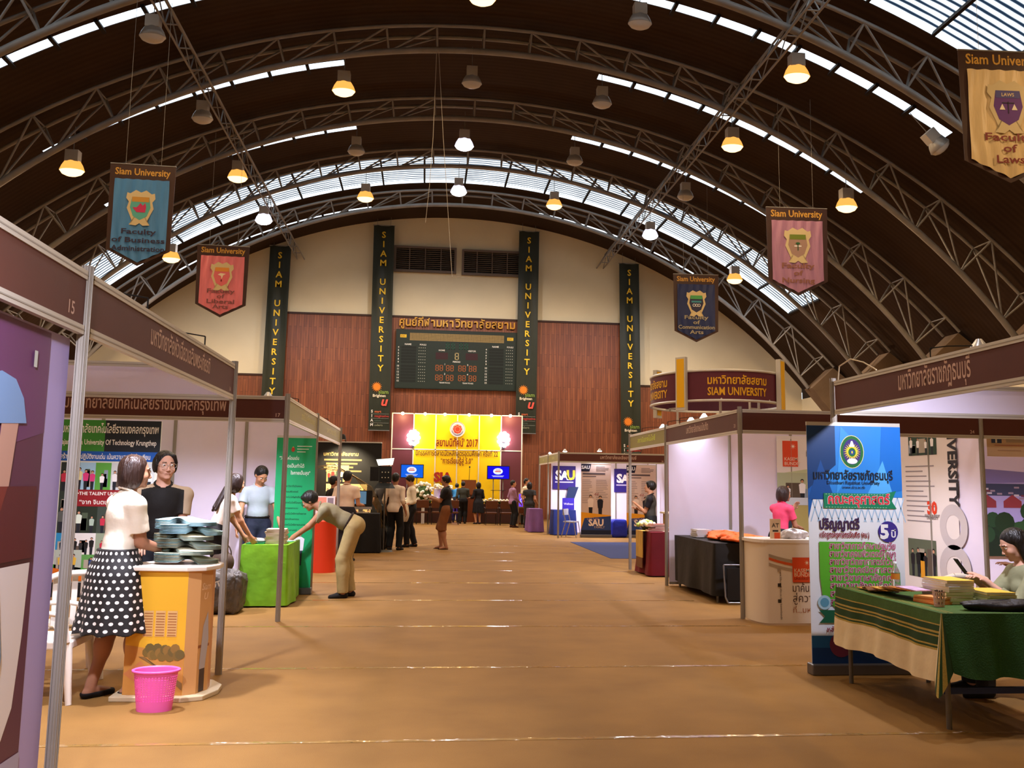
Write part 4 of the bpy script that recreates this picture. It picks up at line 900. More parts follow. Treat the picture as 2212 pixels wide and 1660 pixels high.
for i in range(5): book(4.06+.004*math.sin(i*3), 5.86, .757+.02*i, .21, .29, .019, R(-2+3*math.cos(i*2.1)), ['a8b868', 'b8c078', 'c8d098', 'b8c470', 'e8b840'][i], 'e0e4cc', 'book %s of the lower stack near the seated woman' % ordn[i], 'lower book stack')
for i in range(12):
    m = MB(); c = rnd.choice(['b06a20', 'c88030', '7c4820', 'd8a040', '8c5830', '40201c', 'c8a8c8' if i == 11 else 'a86820']); w_, d_ = .15, .21
    m.box(-w_/2, w_/2, -d_/2, d_/2, 0, .006, M(c, .35, var=.3, scale=18))
    o = m.build('leaflet', loc=(3.62+.03*math.sin(i*2.3), 6.66-.052*i, .757+.0065*(i+1))); o.rotation_euler = (R(2), 0, R(rnd.uniform(-25, 25)))
    tag(o, 'glossy brown leaflet in the row near the bottle, %s' % (['first', 'second', 'third', 'fourth', 'fifth', 'sixth', 'seventh', 'eighth', 'ninth', 'tenth', 'eleventh', 'twelfth'][i]+' from far end'), 'leaflet', 'fanned leaflets')
for i in range(4):
    m = MB(); m.box(-.075, .075, -.105, .105, 0, .012, M(['d87c40', 'e09858', 'c86c34', 'e0a060'][i], .4)); o = m.build('booklet', loc=(3.66+.004*i, 5.92, .757+.0125*i)); o.rotation_euler = (0, 0, R(8+5*i)); tag(o, 'orange booklet left of the pen basket, %s in its pile' % ordn[i], 'booklet', 'orange booklets')
root = thing('water_bottle', 'clear plastic water bottle with an orange label on the green table', 'bottle', (3.72, 6.50, .757))
CLR = M('c8d4d0', .08, spec=.8); CLR = bpy.data.materials.new('clear_plastic'); CLR.use_nodes = True; _b = CLR.node_tree.nodes['Principled BSDF']; _b.inputs['Transmission Weight'].default_value = .9; _b.inputs['Roughness'].default_value = .05; _b.inputs['IOR'].default_value = 1.2; _b.inputs['Base Color'].default_value = (.9, .97, .95, 1)
m = MB(); m.lathe([(.001, 0), (.030, .002), (.032, .02), (.029, .04), (.032, .06), (.029, .08), (.032, .10), (.031, .15), (.030, .17), (.012, .21), (.012, .225)], CLR, 18); bb_ = m.build('bottle_body', root)
m = MB(); m.lathe([(.0325, .105), (.0325, .15)], M('c88430', .4), 18); m.build('bottle_label', bb_)
m = MB(); m.lathe([(.014, .222), (.014, .24), (.001, .241)], M('c8d0d0', .4), 12); m.build('cap', root)
root = thing('pen_basket', 'small pink perforated plastic pen basket on the striped green cloth', 'basket', (3.60, 5.74, .757))
m = MB(); BK = M('d8b0a8', .5); n = 20
for j in range(12):
    for i in range(n*2):
        if i % 4 in (1, 2) and j in (2, 3, 6, 7, 9, 10)[0:6]: continue
        def P_(i_, j_): a = 2*PI*i_/(2*n); r_ = .033+.009*j_/12; return (r_*math.cos(a), r_*math.sin(a), .105*j_/12)
        m.add([P_(i, j), P_(i+1, j), P_(i+1, j+1), P_(i, j+1)], [(0, 1, 2, 3)], BK)
m.lathe([(.001, .002), (.033, .002)], BK, 20); m.build('body', root)
m = MB(); [m.bar((.015*math.cos(k), .015*math.sin(k), .01), (.024*math.cos(k), .024*math.sin(k), .112), .004, BLACK, 6) for k in (0, 1.5, 3, 4.4)]; m.build('pens', root)
def bumpy(name, c, r, mat, lab, cat, group=None, seed=0, amp=.12, n=26, flat=0, rz=0, e=1.0, fine=0):
    """soft folded heap"""
    rr = random.Random(seed); ph = [rr.uniform(0, 6) for _ in range(6)]; m = MB()
    def fn(u, v):
        a, b = 2*PI*u, PI*v; k = 1+amp*(math.sin(3*a+ph[0]+2*b)+.6*math.sin(7*a+ph[1]-3*b)+.5*math.sin(5*b+ph[2]+a)); 
        k += fine*(math.sin(13*a+5*b+ph[3])*math.sin(9*b-4*a+ph[4])+.6*math.sin(23*a-11*b+ph[5]))
        pw = lambda q: math.copysign(abs(q)**e, q)
        z = -pw(math.cos(b))*r[2]*k; z = max(z, -r[2]*(1-flat))
        return (pw(math.sin(b))*pw(math.cos(a))*r[0]*k, pw(math.sin(b))*pw(math.sin(a))*r[1]*k, z+r[2]*(1-flat))
    m.grid(fn, n*2, n, mat); o = m.build(name, loc=c); o.rotation_euler = (0, 0, rz); return tag(o, lab, cat, group)
bumpy('folded_bag', (4.0, 5.56, .757), (.36, .075, .045), M('12121a', .5, var=.3, scale=20, bump=.8, bscale=12), 'dark folded cloth bags with yellow stripe lying on the green table', 'bag', seed=2, amp=.08, flat=.4, rz=R(-4))
m = MB(); m.box(3.98, 4.2, 5.51, 5.515, .80, .808, M('d8c020')); 
# ---- black table load
for i in range(7):
    bumpy('orange_bag', (4.42+.12*math.cos(i*2.2), 11.68+.17*i-.2, .81+.012*(i % 3)), (.27, .19, .06), M('ee6a2c', .6, var=.15, scale=8, bump=.7, bscale=9), 'crumpled orange cloth bag on black table, %s from near end' % ['first', 'second', 'third', 'fourth', 'fifth', 'sixth', 'last'][i], 'bag', 'orange cloth bags', seed=i, amp=.14, n=14, flat=.5, rz=i*1.1)
for i in range(8): book(4.2+.01*(i % 2), 12.75, .81+.014*i, .21, .30, .013, R(3*math.sin(i)), 'c8c4c8', 'e8e4e4', 'grey brochure %s of the stack behind the orange bags' % ordn[i], 'grey brochure stack')
for i in range(7): book(4.6+.01*(i % 2), 12.85, .81+.014*i, .30, .21, .013, R(3*math.cos(i)), 'b8b8c8', 'e8e4e4', 'pale brochure %s of the pile at the back of the black table' % ordn[i], 'pale brochure pile')
# folded chair leaning under the black table
root = thing('folding_chair', 'folded dark steel chair leaning against the black tablecloth', 'chair', (4.25, 11.30, 0))
m = MB(); pts = [(-.2, .02, .52), (-.2, -.04, .10), (-.17, -.05, .03), (.17, -.05, .03), (.2, -.04, .10), (.2, .02, .52), (-.2, .02, .52)]; m.tube(pts, .012, M('8c8c90', .3, .8), 8); m.build('frame', root)
m = MB(); m.box(-.17, .17, -.03, -.01, .06, .48, M('14110e')); m.build('seat', root)
# ---- things on the red table
root = thing('flower_bowl', 'low bowl of pale yellow flowers on the dark red tablecloth', 'flowers', (4.06, 15.36, .766))
m = MB(); m.lathe([(.001, 0), (.07, 0), (.10, .06)], M('303830'), 14); m.build('bowl', root)
for i in range(18):
    a, b = i*2.4, .13*math.sqrt(i/18); m = MB(); m.ball((b*math.cos(a)*1.2, b*math.sin(a), .09+.07*(1-i/18)), .04, M(['e8e8a8', 'f0ecd0', 'a8c060'][i % 3], .6), 7); m.build('blossom', root)
for i in range(5): book(4.15+.05*(i % 3), 15.1, .766+.025*(i//1), .3, .22, .024, R(4*i), ['a03c2c', 'b85040', '8c2c24', 'b86c58', 'a04838'][i], 'e0d8cc', 'dark red booklet box %s in the pile on the red tablecloth' % ordn[i], 'red booklet pile')
root = thing('leaflet_holder', 'clear acrylic leaflet holder standing on the dark red tablecloth', 'holder', (4.62, 15.2, .766))
m = MB(); m.box(-.12, .12, 0, .06, 0, .26, CLR); m.build('holder', root); m = MB(); m.box(-.1, .1, .015, .045, .01, .30, M('a8c0c0')); m.build('leaflets', root)
for i in range(3): m = MB(); m.box(-.1, .1, -.14, .14, 0, .004, M('ece4d8')); o = m.build('paper_sheet', loc=(4.35+.12*i, 14.9+.05*i, .766)); o.rotation_euler = (0, 0, i*.5); tag(o, 'loose white sheet on the dark red tablecloth, %s from the aisle' % ['first', 'second', 'third'][i], 'paper', 'loose sheets on the red table')
m = MB(); m.box(4.55, 5.3, 15.66, 16.0, .0, 1.05, M('b08c50', .6)); m.box(4.5, 5.35, 15.62, 16.05, 1.05, 1.08, M('c8b088')); tag(m.build('wooden_counter'), 'wooden cabinet counter behind the red table', 'counter')
m = MB(); m.lathe([(.001, 0), (.28, 0), (.28, .04), (.001, .04)], M('c8a870', .5), 24); o = m.build('round_board', loc=(5.05, 16.08, 1.3)); o.rotation_euler = (R(88), 0, 0); tag(o, 'pale rounded wooden board on the wooden cabinet', 'board')
# ---- promo counters
def dshape(w, d, r0=0, n=14, sweep=1.0):
    pts = [(-w/2, d)]+[(-w/2+(.0), 0)]
    return pts
root = thing('promotion_counter', 'curved white promotion counter with an orange square logo', 'counter', (4.42, 9.75, 0))
CW = M('eadcc8', .4)
def curvefront(w, dep, n=20): return [(w/2*math.sin(R(a)), -dep*math.cos(R(a))) for a in [-90+180*i/n for i in range(n+1)]]
cf = [(-.55+.0, .42)]+[(-.55, .2)]+[(-.55+.12*(1-math.cos(R(a))), .2-.3*math.sin(R(a))) for a in range(15, 91, 15)]+[(.43, -.10)]+[(.55-.12*(1-math.sin(R(a))), .2-.3*math.cos(R(a))) for a in range(15, 91, 15)]+[(.55, .42)]
m = MB(); N = len(cf); m.add([(a, b, .02) for a, b in cf]+[(a, b, .93) for a, b in cf], [(i, i+1, N+i+1, N+i) for i in range(N-1)], CW, True)
p = Pr(m, (-.43, -.103, 0), *FR['-Y'], step=.001)
for i, (z, c, t) in enumerate(((.70, 'b09c84', .035), (.665, 'd85a24', .03), (.60, 'b8a48c', .035))):
    pts = [(x/10, z+.07*(1-x/4.5)**2*(1 if x < 4.5 else 0)-.012*x/4.5) for x in range(0, 9)]; pts[-1] = (.85, pts[-1][1])
    p.poly([(a, b) for a, b in pts]+[(a, b+t) for a, b in pts[::-1]], M(c), 1+i*.3)
p.rect(.285, .475, .53, .755, M('8c4c30'), 3); p.rect(.28, .485, .515, .765, M('dc4c1c'), 4); p.text('KASEM', .3, .595, .062, M('f0c8a0'), al='l', l=5); p.text('BUNDIT', .3, .548, .062, M('f0c8a0'), al='l', l=5); p.text('UNIVERSITY', .3, .51, .04, M('7c2810'), al='l', l=5); p.star(.455, .705, .034, .008, 8, M('f4d8b0'), 5)
BR = M('4c3020'); p.text('มาค้นพบตัวเอง', .28, .375, .125, BR, al='l', l=3, maxw=.56, bold=.0); p.text('สู่ความสำเร็จ', .28, .26, .125, BR, al='l', l=3, maxw=.56, bold=0); p.text('ที่...มหาวิทยาลัย', .28, .14, .09, M('b0714c'), al='l', l=3, maxw=.56, bold=0)
for z in (.43, .25): p.rect(.10, z, .14, z+.04, M('3c3428'), 3)
p.rect(.1, .6, .14, .64, M('b09c84'), 4)
p.text('www.kbu.ac.th', .127, .52, .035, BR, rot=-PI/2, l=3, bold=0); p.text('kbu.ac.th', .127, .345, .035, BR, rot=-PI/2, l=3, bold=0); p.text('kasembundit', .127, .15, .035, BR, rot=-PI/2, l=3, bold=0)
m.build('curved_front', root)
m = MB(); tp = [(a*1.05, b*1.08) for a, b in cf]; m.prism(tp, .93, .965, M('ece4dc', .3), lambda x, y, z: (x, y, z)); m.build('countertop', root)
root = thing('card_stand', 'white folded promotional card standing on the white counter', 'card', (4.16, 9.85, .966)); m = MB(); m.box(-.065, .065, -.004, .004, 0, .23, M('e8ccac')); p = Pr(m, (-.065, -.0045, 0), *FR['-Y']); p.rect(.05, .0, .12, .07, M('e05428'), 2); p.text('AT', .065, .13, .07, M('302820'), l=2); p.rect(.03, .08, .1, .10, M('302820'), 2); m.build('card', root)
bumpy('plastic_bag', (4.4, 9.9, .966), (.17, .10, .07), M('c8c4cc', .2, spec=.8, bump=.8, bscale=14), 'crumpled clear plastic bag on the white counter', 'bag', seed=5, amp=.16, flat=.5)
# left counter with fans
root = thing('promotion_counter', 'curved counter with a yellow campus print beside the polka dot skirt woman', 'counter', (-1.78, 6.62, 0))
YC = M('e8b234', .4)
pf = [(-.30, -.12), (.12, -.16), (.20, -.11), (.25, .02), (.24, .14), (.16, .26), (.02, .32)]
m = MB(); N = len(pf)
for i in range(N-1):
    a, b = pf[i], pf[i+1]; mt = YC if i == 0 else M('cf9c62' if i < 3 else 'c88c5c', .4)
    m.add([(a[0], a[1], .03), (b[0], b[1], .03), (b[0], b[1], .90), (a[0], a[1], .90)], [(0, 1, 2, 3)], mt, i > 0)
d = Vector((.42, -.04, 0)).normalized(); p = Pr(m, (-.30, -.12, 0), d, (0, 0, 1), step=.0012); w_ = .42
for j in range(3):
    p.rect(.12+.085*j, .44, .19+.085*j, .62, M('dcb070'), 2)
    for i in range(9): p.rect(.125+.085*j, .445+.019*i, .185+.085*j, .453+.019*i, M('a8703c'), 3)
for i in range(14): p.disc(.16+.018*i, .33+.03*math.sin(i*1.9), .035, M(['7c6430', '6c5c30', '8c6c34'][i % 3]), 3+.1*i, n=9)
p.poly([(0, .03), (w_, .03), (w_, .3), (.15, .36), (0, .38)], M('d09448'), 1.5); p.poly([(.10, .3), (.14, .3), (w_, .07), (w_, .12)], M('88683c'), 4); p.poly([(0, .18), (.12, .27), (.34, .03), (.22, .03)], M('cf8450'), 2.5)
u2 = Vector((.05, .13, 0)).normalized(); p2 = Pr(m, (.20, -.11, 0), u2, (0, 0, 1), step=.0012)
p2.text('Siam', .06, .76, .07, M('ecc8a0'), l=2, shear=.2, w=.1); p2.text('U', .06, .69, .07, M('ecc8a0'), l=2, shear=.2); p2.poly([(.02, .2), (.09, .2), (.12, .4), (.10, .6), (.05, .5)], M('b0a8a8'), 2); p2.rect(.03, .04, .09, .2, M('4c3c34'), 2); p2.rect(0, .35, .13, .37, M('945830'), 1.5)
m.build('printed_front', root)
m = MB(); top = [(-.34, -.16), (.12, -.20), (.24, -.15), (.30, .02), (.29, .17), (.2, .31), (.04, .38), (-.2, .34), (-.34, .1)]; m.prism(top, .90, .935, M('e0d4c4', .3)); m.build('countertop', root, bevel=.008)
m = MB(); m.prism([(a*1.1, b*1.1) for a, b in top], .0, .035, M('cbb894', .4)); m.build('base', root, bevel=.006)
# stacks of paper fans
for i in range(6):
    root = thing('paper_fan', 'bundle of pale rounded paper fans on the yellow counter, %s' % ['lowest', 'second up', 'third up', 'fourth up', 'fifth up', 'topmost'][i], 'paper fan', (-1.74+.012*((i*5) % 3)-.03*(i % 2), 6.69, .937+.052*i), (.35, -.5, .15, -.25, .5, -.1)[i], 'paper fans on the counter')
    for k in range(7):
        m = MB(); c = ['8fb0ae', '9aa48c', 'a09c80', '8c9c90', 'b0a888'][(i+k) % 5] if i < 4 else ['8cb4bc', '9cc4c8', 'a8ccd0', '94b8bc', 'b0c8c4'][k % 5]
        m.grid(lambda u, v: ((u-.5)*.46*math.sqrt(max(.02, 1-((v-.5)*1.9)**2)), (v-.5)*.26, .0075*k+.032*math.cos((u-.5)*3.0+k*.1)+.02*(u-.5)*(1 if i % 2 else -1)+.006), 14, 8, M(c, .5, var=.2, scale=8)); m.build('fan_sheet', root)
# pink basket
root = thing('waste_basket', 'bright pink oval plastic waste basket with a grid of holes', 'basket', (-1.775, 6.22, 0))
PK = M('f064b4', .4, spec=.5); m = MB(); n, rows = 84, 34
def PB(i, j, o=0): a = 2*PI*i/n; t = j/rows; r_ = .115+.03*t; return ((r_+o)*math.cos(a), (r_+o)*.68*math.sin(a), .262*t)
for j in range(rows):
    for i in range(n):
        if i % 2 and j % 2 and 7 < j < rows-3: continue
        m.add([PB(i, j), PB(i+1, j), PB(i+1, j+1), PB(i, j+1)], [(0, 1, 2, 3)], PK)
m.lathe([(.001, .006), (.115, .006)], PK, 40, sy=.68); m.build('body', root)
m = MB(); m.lathe([(.144, .25), (.158, .256), (.160, .268), (.150, .272), (.144, .262)], PK, 48, sy=.70); m.build('rim', root)
# white garden chairs
def garden_chair(x, y, rz, lab, col='ece2d4'):
    root = thing('plastic_chair', lab, 'chair', (x, y, 0), rz, 'white plastic chairs'); C = M(col, .35)
    m = MB(); m.box(-.21, .21, -.21, .21, .40, .425, C); m.box(-.22, .22, -.22, -.19, .365, .425, C); m.box(-.22, -.19, -.2, .2, .365, .425, C); m.box(.19, .22, -.2, .2, .365, .425, C); m.build('seat', root, bevel=.012)
    for sx in (-1, 1):
        for sy in (-1, 1): m = MB(); m.bar((sx*.23, sy*.24, 0), (sx*.195, sy*.19, .41), .022, C, 8, .034); m.build('leg', root)
    m = MB()
    for sx in (-1, 1): m.tube([(sx*.195, .19, .40), (sx*.215, .25, .62), (sx*.18, .29, .80)], .022, C, 8)
    m.tube([(-.18, .29, .80), (-.1, .30, .83), (.1, .30, .83), (.18, .29, .80)], .024, C, 8)
    for k in range(5): a = -.13+.065*k; m.box(a-.02, a+.02, .235+.0, .26, .44, .81, C, Matrix.Rotation(R(0), 4, 'X'))
    m.build('backrest', root)
    for sx in (-1, 1): m = MB(); m.tube([(sx*.22, .25, .62), (sx*.25, .0, .63), (sx*.24, -.18, .60), (sx*.22, -.2, .42)], .018, C, 8); m.build('armrest', root)
    return root
garden_chair(-2.63, 6.60, R(90), 'white plastic garden chair half hidden by the near left post')
garden_chair(-2.78, 7.25, R(-150), 'white plastic garden chair standing behind the polka dot skirt woman')
garden_chair(4.66, 6.33, R(-80), 'white plastic garden chair the seated woman at the right edge sits on')
garden_chair(4.72, 7.35, R(172), 'empty white plastic chair beyond the green table, beside the seated woman')
# ---- things on and around the lime green table
for i in range(12): book(-1.84+.006*math.sin(i*4), 11.3, .762+.0155*i, .24, .30, .015, R(4*math.sin(i*1.3)), ['c8b098', 'b89880', 'd8c4a8'][i % 3], 'e8e0d4', 'tan magazine %s of the pile on the lime green table' % ordn[i], 'magazine pile')
root = thing('tray', 'small dark green tray on the lime green table', 'tray', (-2.08, 11.25, .762)); m = MB(); m.box(-.11, .11, -.12, .12, 0, .012, M('1c7c48', .4)); m.box(-.11, .11, .11, .12, .012, .03, M('1c7c48', .4)); m.build('tray_body', root)
bumpy('tissue_pack', (-2.06, 11.27, .775), (.09, .05, .035), M('c8ccc0', .3), 'white and green soft pack lying on the green tray', 'pack', seed=9, amp=.05, n=10, flat=.4)
for i in range(3): m = MB(); m.box(-.1, .1, -.14, .14, 0, .004, M('d8e4dc' if i else '48a070')); o = m.build('paper_sheet', loc=(-1.78, 11.7+.12*i, .763+.001*i)); o.rotation_euler = (0, 0, .2*i); tag(o, 'sheet of paper %s under the hands of the bending man' % ['closest to the magazines', 'in the middle', 'farthest back'][i], 'paper', 'sheets by the bending man')
bumpy('plastic_sack', (-2.32, 10.62, 0), (.24, .20, .26), M('57504a', .45, var=.45, scale=9, spec=.5, bump=1.0, bscale=16), 'big grey plastic sack full of printed bags on the floor', 'sack', seed=12, amp=.05, flat=.1, e=.55, fine=.035, n=36)
m = MB(); p = Pr(m, (-2.42, 10.40, .30), *FR['-Y']); p.text('UTK', .1, .03, .09, M('d8d4cc'), bold=.03, rot=.35); tag(m.build('sack_print'), 'white letters printed on the grey plastic sack', 'print')
root = thing('backpack', 'brown handbag with loop handles hanging near the woman in black trousers', 'bag', (-2.42, 10.95, .42)); 
m = MB(); m.ball((0, 0, .13), .14, M('5c4a3c', .6), 12, (1, .5, 1)); m.build('bag_body', root); m = MB(); m.tube([(.10*math.cos(R(a)), 0, .22+.14*math.sin(R(a))) for a in range(0, 181, 20)], .008, M('4c3c30'), 6); m.build('handle', root)
m = MB(); m.box(-2.6, -2.28, 10.85, 11.12, 0, .42, M('4a4440', .5)); tag(m.build('storage_box'), 'dark box on the floor holding the brown handbag', 'box')
root = thing('cylinder_counter', 'red curved counter behind the bending man', 'counter', (-1.72, 15.3, 0)); m = MB(); m.lathe([(.24, 0), (.24, .86), (.25, .88), (.001, .88)], M('dc4020', .45), 24); m.build('body', root); m = MB(); m.box(-.2, .2, -.02, 0, .95, 1.3, M('c8b8b0', .4)); p = Pr(m, (-.2, -.021, .95), *FR['-Y']); p.rect(.02, .1, .25, .33, M('c87860'), 1); p.rect(.27, .12, .37, .32, M('78686c'), 1); m.bar((0, 0, .88), (0, 0, .96), .01, ALU, 6); m.build('sign_holder', root)
# ---- black display with warm photos
root = thing('photo_display', 'long black display wall with warmly lit photographs at left', 'display board', (-1.75, 21.1, 0))
m = MB(); m.box(-2.6, .72, 0, .10, 0, 2.5, M('17140f', .6)); p = Pr(m, (-2.6, -.001, 0), *FR['-Y'], step=.002)
YT = M('c8a860'); ph = M('e4c888', .5)
for xx, yy, t in ((2.35, 2.18, 'มหาวิทยาลัยสยาม'), (1.2, 2.28, 'ภาพถ่าย')):
    p.text(t, xx, yy, .12, YT, bold=.02); [p.rect(xx-.4+.05*(i % 2), yy-.12-.09*i, xx+.5-.1*(i % 3), yy-.08-.09*i, M('8c7848'), 1) for i in range(4)]
for (a, b, c, d_, s) in ((.95, .95, 1.55, 1.98, 1), (2.02, 1.55, 2.55, 1.95, 2), (2.02, 1.05, 2.45, 1.5, 3), (2.5, 1.05, 3.0, 1.5, 4), (1.0, .45, 1.9, .9, 5), (2.6, .5, 3.1, 1.0, 6)):
    p.photo(a, b, c, d_, ['d8b478', 'c8a468', 'e8c888', 'dcb870', 'c09050', 'e0c080'][s-1], 5, 2, 40+s, ('a83028', '303028', 'e8e0c0', 'c08030', '3c4838')); 
m.build('board', root); m = MB(); m.box(-2.6, .72, -.02, .12, 2.5, 2.53, ALUW); m.build('top_rail', root)
table(-2.2, -.95, 19.3, 20.0, .86, '100f0e', 'folding table under the black cloth with the computer', 'black cloth on the computer table at left')
root = thing('desktop_computer', 'silver desktop computer with a black screen frame on the black table', 'computer', (-1.38, 19.5, .866), R(-8))
m = MB(); m.box(-.26, .26, -.02, .02, .14, .50, BLACK); m.box(-.26, .26, -.022, .02, .08, .14, M('b8b4ac', .3, .6)); p = Pr(m, (-.26, -.0225, .14), *FR['-Y'], step=.001); p.rect(.13, .06, .39, .34, EM('screen_soft', (.12, .22, .32), .9), 1); mo_ = m.build('monitor', root)
m = MB(); m.box(-.1, .1, -.08, .1, 0, .012, M('b8b4ac', .3, .6)); m.box(-.05, .05, .02, .04, .01, .12, M('b8b4ac', .3, .6)); m.build('stand', root)
m = MB(); m.box(-1.75, -1.2, 19.31, 19.42, .866, .89, M('b0a898')); tag(m.build('keyboard'), 'flat pale keyboard before the desktop computer', 'keyboard')
root = thing('studio_light', 'black studio light with barn doors on a stand beside the display wall', 'studio light', (-.86, 19.75, 0))
m = MB(); m.bar((0, 0, 0), (0, 0, 1.55), .018, M('5c5850', .4, .4), 8); m.build('stand_pole', root)
m = MB(); m.lathe([(.001, .04), (.2, .03), (.22, 0)], M('5c5850', .5), 20); m.build('stand_base', root)
m = MB(); m.box(-.14, .14, -.08, .06, 1.55, 1.92, BLACK); 
for i in range(3):
    for j in range(2): m.ball((-.07+.07*i, -.085, 1.66+.12*j), .014, M('d8d0b8', .3), 5)
m.build('lamp_housing', root)
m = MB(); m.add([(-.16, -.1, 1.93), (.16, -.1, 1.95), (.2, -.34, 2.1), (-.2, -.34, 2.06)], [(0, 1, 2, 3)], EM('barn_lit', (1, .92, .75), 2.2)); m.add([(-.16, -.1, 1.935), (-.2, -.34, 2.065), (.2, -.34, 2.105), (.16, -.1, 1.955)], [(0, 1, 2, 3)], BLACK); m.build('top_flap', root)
m = MB(); m.box(-.34, -.145, -.09, -.08, 1.58, 1.9, BLACK); m.add([(-.16, -.1, 1.54), (.16, -.1, 1.54), (.24, -.28, 1.42), (-.24, -.28, 1.42)], [(0, 1, 2, 3), (3, 2, 1, 0)], BLACK); m.build('side_flap', root)
r = thing('display_spotlight', 'small warm spotlight on an arm over the black photo display', 'lamp', (-1.9, 21.08, 2.53)); m = MB(); m.tube([(0, 0, 0), (0, -.3, .12), (0, -.75, .1)], .012, BLACK, 6); m.build('arm', r)
m = MB(); m.lathe([(.03, .08), (.06, .05), (.08, -.04)], BLACK, 12, (0, -.78, .05)); lh = m.build('lamp_head', r); m = MB(); m.lathe([(.001, -.02), (.07, -.02)], EM('stage_bulb', (1, .78, .42), 60), 12, (0, -.78, .04)); m.build('bulb', lh)
l = bpy.data.lights.new('display_light', 'SPOT'); l.energy = 420; l.color = (1, .85, .6); l.spot_size = R(100); l.spot_blend = .6; l.shadow_soft_size = .06; o = bpy.data.objects.new('display_light', l); COL.objects.link(o); o.parent = r; o.location = (0, -.8, 0); o.rotation_euler = Vector((0, -.7, 1)).to_track_quat('Z', 'Y').to_euler()
root = thing('twig_arrangement', 'tall arrangement of bare curved twigs before the black display', 'twigs', (-.95, 20.3, 0))
m = MB(); m.lathe([(.001, 0), (.12, 0), (.15, .35), (.09, .5)], M('1c1814'), 16); m.build('vase', root)
for i in range(9):
    m = MB(); e = -1.5-.12*i*.6; pts = [(.0+.02*i*math.sin(i), 0, .4), (-.06*i*.3, 0, 1.0), (-.25-.05*i, 0, 1.45+.03*i), (e*.55, .05*math.sin(i), 1.75+.03*i), (e*.75, .05*math.sin(i), 1.85+.05*math.sin(i*2))]; m.tube(pts, .007, M('7c6440'), 5); m.build('twig', root)
# ---- blue mat, chair, box by far booth
m = MB(); m.box(4.05, 6.6, 18.3, 23.4, .0005, .008, M('2c3c78', .8, var=.06)); tag(m.build('floor_mat'), 'blue rectangular mat on the tan carpet before the far booth', 'mat')
bumpy('covered_box', (5.93, 25.75, 0), (.24, .2, .27), M('1c2ca8', .4, bump=.6, bscale=6), 'box wrapped in royal blue cloth between the cream banners', 'box', seed=3, amp=.02, flat=.0, e=.3, fine=.012)
root = thing('steel_chair', 'tubular steel chair beside the corner post of the far booth', 'chair', (4.45, 25.6, 0), R(60)); CH = M('b0b0b4', .25, .9)
for sx in (-.2, .2): m = MB(); m.tube([(sx, -.24, 0), (sx, -.16, .45), (sx, .1, .46), (sx, .2, .85)], .014, CH, 8); m.tube([(sx, .24, 0), (sx, .1, .46)], .014, CH, 8); m.build('frame', root)
m = MB(); m.box(-.2, .2, -.18, .18, .45, .48, M('a8a8b0', .3)); m.build('seat', root); m = MB(); m.box(-.2, .2, .16, .2, .66, .84, M('a8a8b0', .3)); m.build('backrest', root)
m = MB(); m.box(4.35, 4.72, 26.6, 26.64, .79, 1.15, M('3424a0')); p = Pr(m, (4.35, 26.599, .79), *FR['-Y']); p.text('Wellness', .19, .15, .09, M('d8d0f0'), w=.3); tag(m.build('purple_box'), 'purple sign box on the navy tablecloth in the far booth', 'sign')
m = MB(); m.add([(4.5, 27.1, .95), (4.75, 27.1, .95), (4.95, 27.1, 1.5), (4.62, 27.1, 1.5)], [(0, 1, 2, 3), (3, 2, 1, 0)], M('1c2c50')); tag(m.build('hanging_flag'), 'dark slanted flag under the purple square poster', 'flag')
# ================= ring sign =================
root = thing('ring_sign', 'round maroon overhead ring sign with yellow lettering on white posts', 'sign', (6.67, 19.0, 0)); rr = 1.49; zb, zt = 3.42, 4.05
MR = M('5c2430', .5, var=.04); YG = M('e0a820', .5)
m = MB(); m.lathe([(rr, zb), (rr, zt)], MR, 72, smooth=True); m.lathe([(rr-.02, zt), (rr-.02, zb)], M('4c2030'), 72); 
def ringtext(s, a0, z, h, wdeg):
    v, f = text_geo(s, .02); x0 = min(a for a, b in v); x1 = max(a for a, b in v); vs = []
    for a, b in v:
        t = R(a0+wdeg*((a-x0)/(x1-x0)-.5)); vs.append(((rr+.006)*math.cos(t), (rr+.006)*math.sin(t), z+b*h))
    m.add(vs, f, YG)
for c in (-92, -182, -2, 88): ringtext('มหาวิทยาลัยสยาม', c+2, 3.76, .25, 52); ringtext('SIAM UNIVERSITY', c+2, 3.52, .24, 52)
m.build('ring_panel', root)
for z, n_ in ((zb-.02, 'lower_rim'), (zt, 'upper_rim')):
    m = MB(); m.lathe([(rr-.04, z-.02), (rr+.02, z-.02), (rr+.02, z+.03), (rr-.04, z+.03), (rr-.04, z-.02)], ALUW, 72); m.build(n_, root)
for a in (-137, -47, 43, 133):
    c, s_ = math.cos(R(a)), math.sin(R(a)); T = Matrix.Translation((c*(rr+.07), s_*(rr+.07), 0)) @ Matrix.Rotation(R(a+90), 4, 'Z')
    m = MB(); m.box(-.12, .12, -.05, .05, 3.2, 4.36, ALUW, T); m.box(-.09, .09, -.056, .056, 3.26, 4.32, M('e8b010', .5), T); m.build('yellow_pillar_box', root)
for a in (-105, -60, 120, 30):
    c, s_ = math.cos(R(a)), math.sin(R(a))
    if a in (-105, -60, 120, 30): m = MB(); m.bar((c*1.2, s_*1.2, 0), (c*1.2, s_*1.2, zt), .03, ALUW, 8); m.bar((c*1.2, s_*1.2, zb+.02), (c*rr, s_*rr, zb+.02), .02, ALUW, 6); m.build('post', root)
m = MB()
for a in (-105, -60, 30, 120): pass
m.tube([(1.2*math.cos(R(a)), 1.2*math.sin(R(a)), 3.0) for a in (-105, -60, 30, 120, -105)], .025, ALUW, 6); m.build('brace_frame', root)
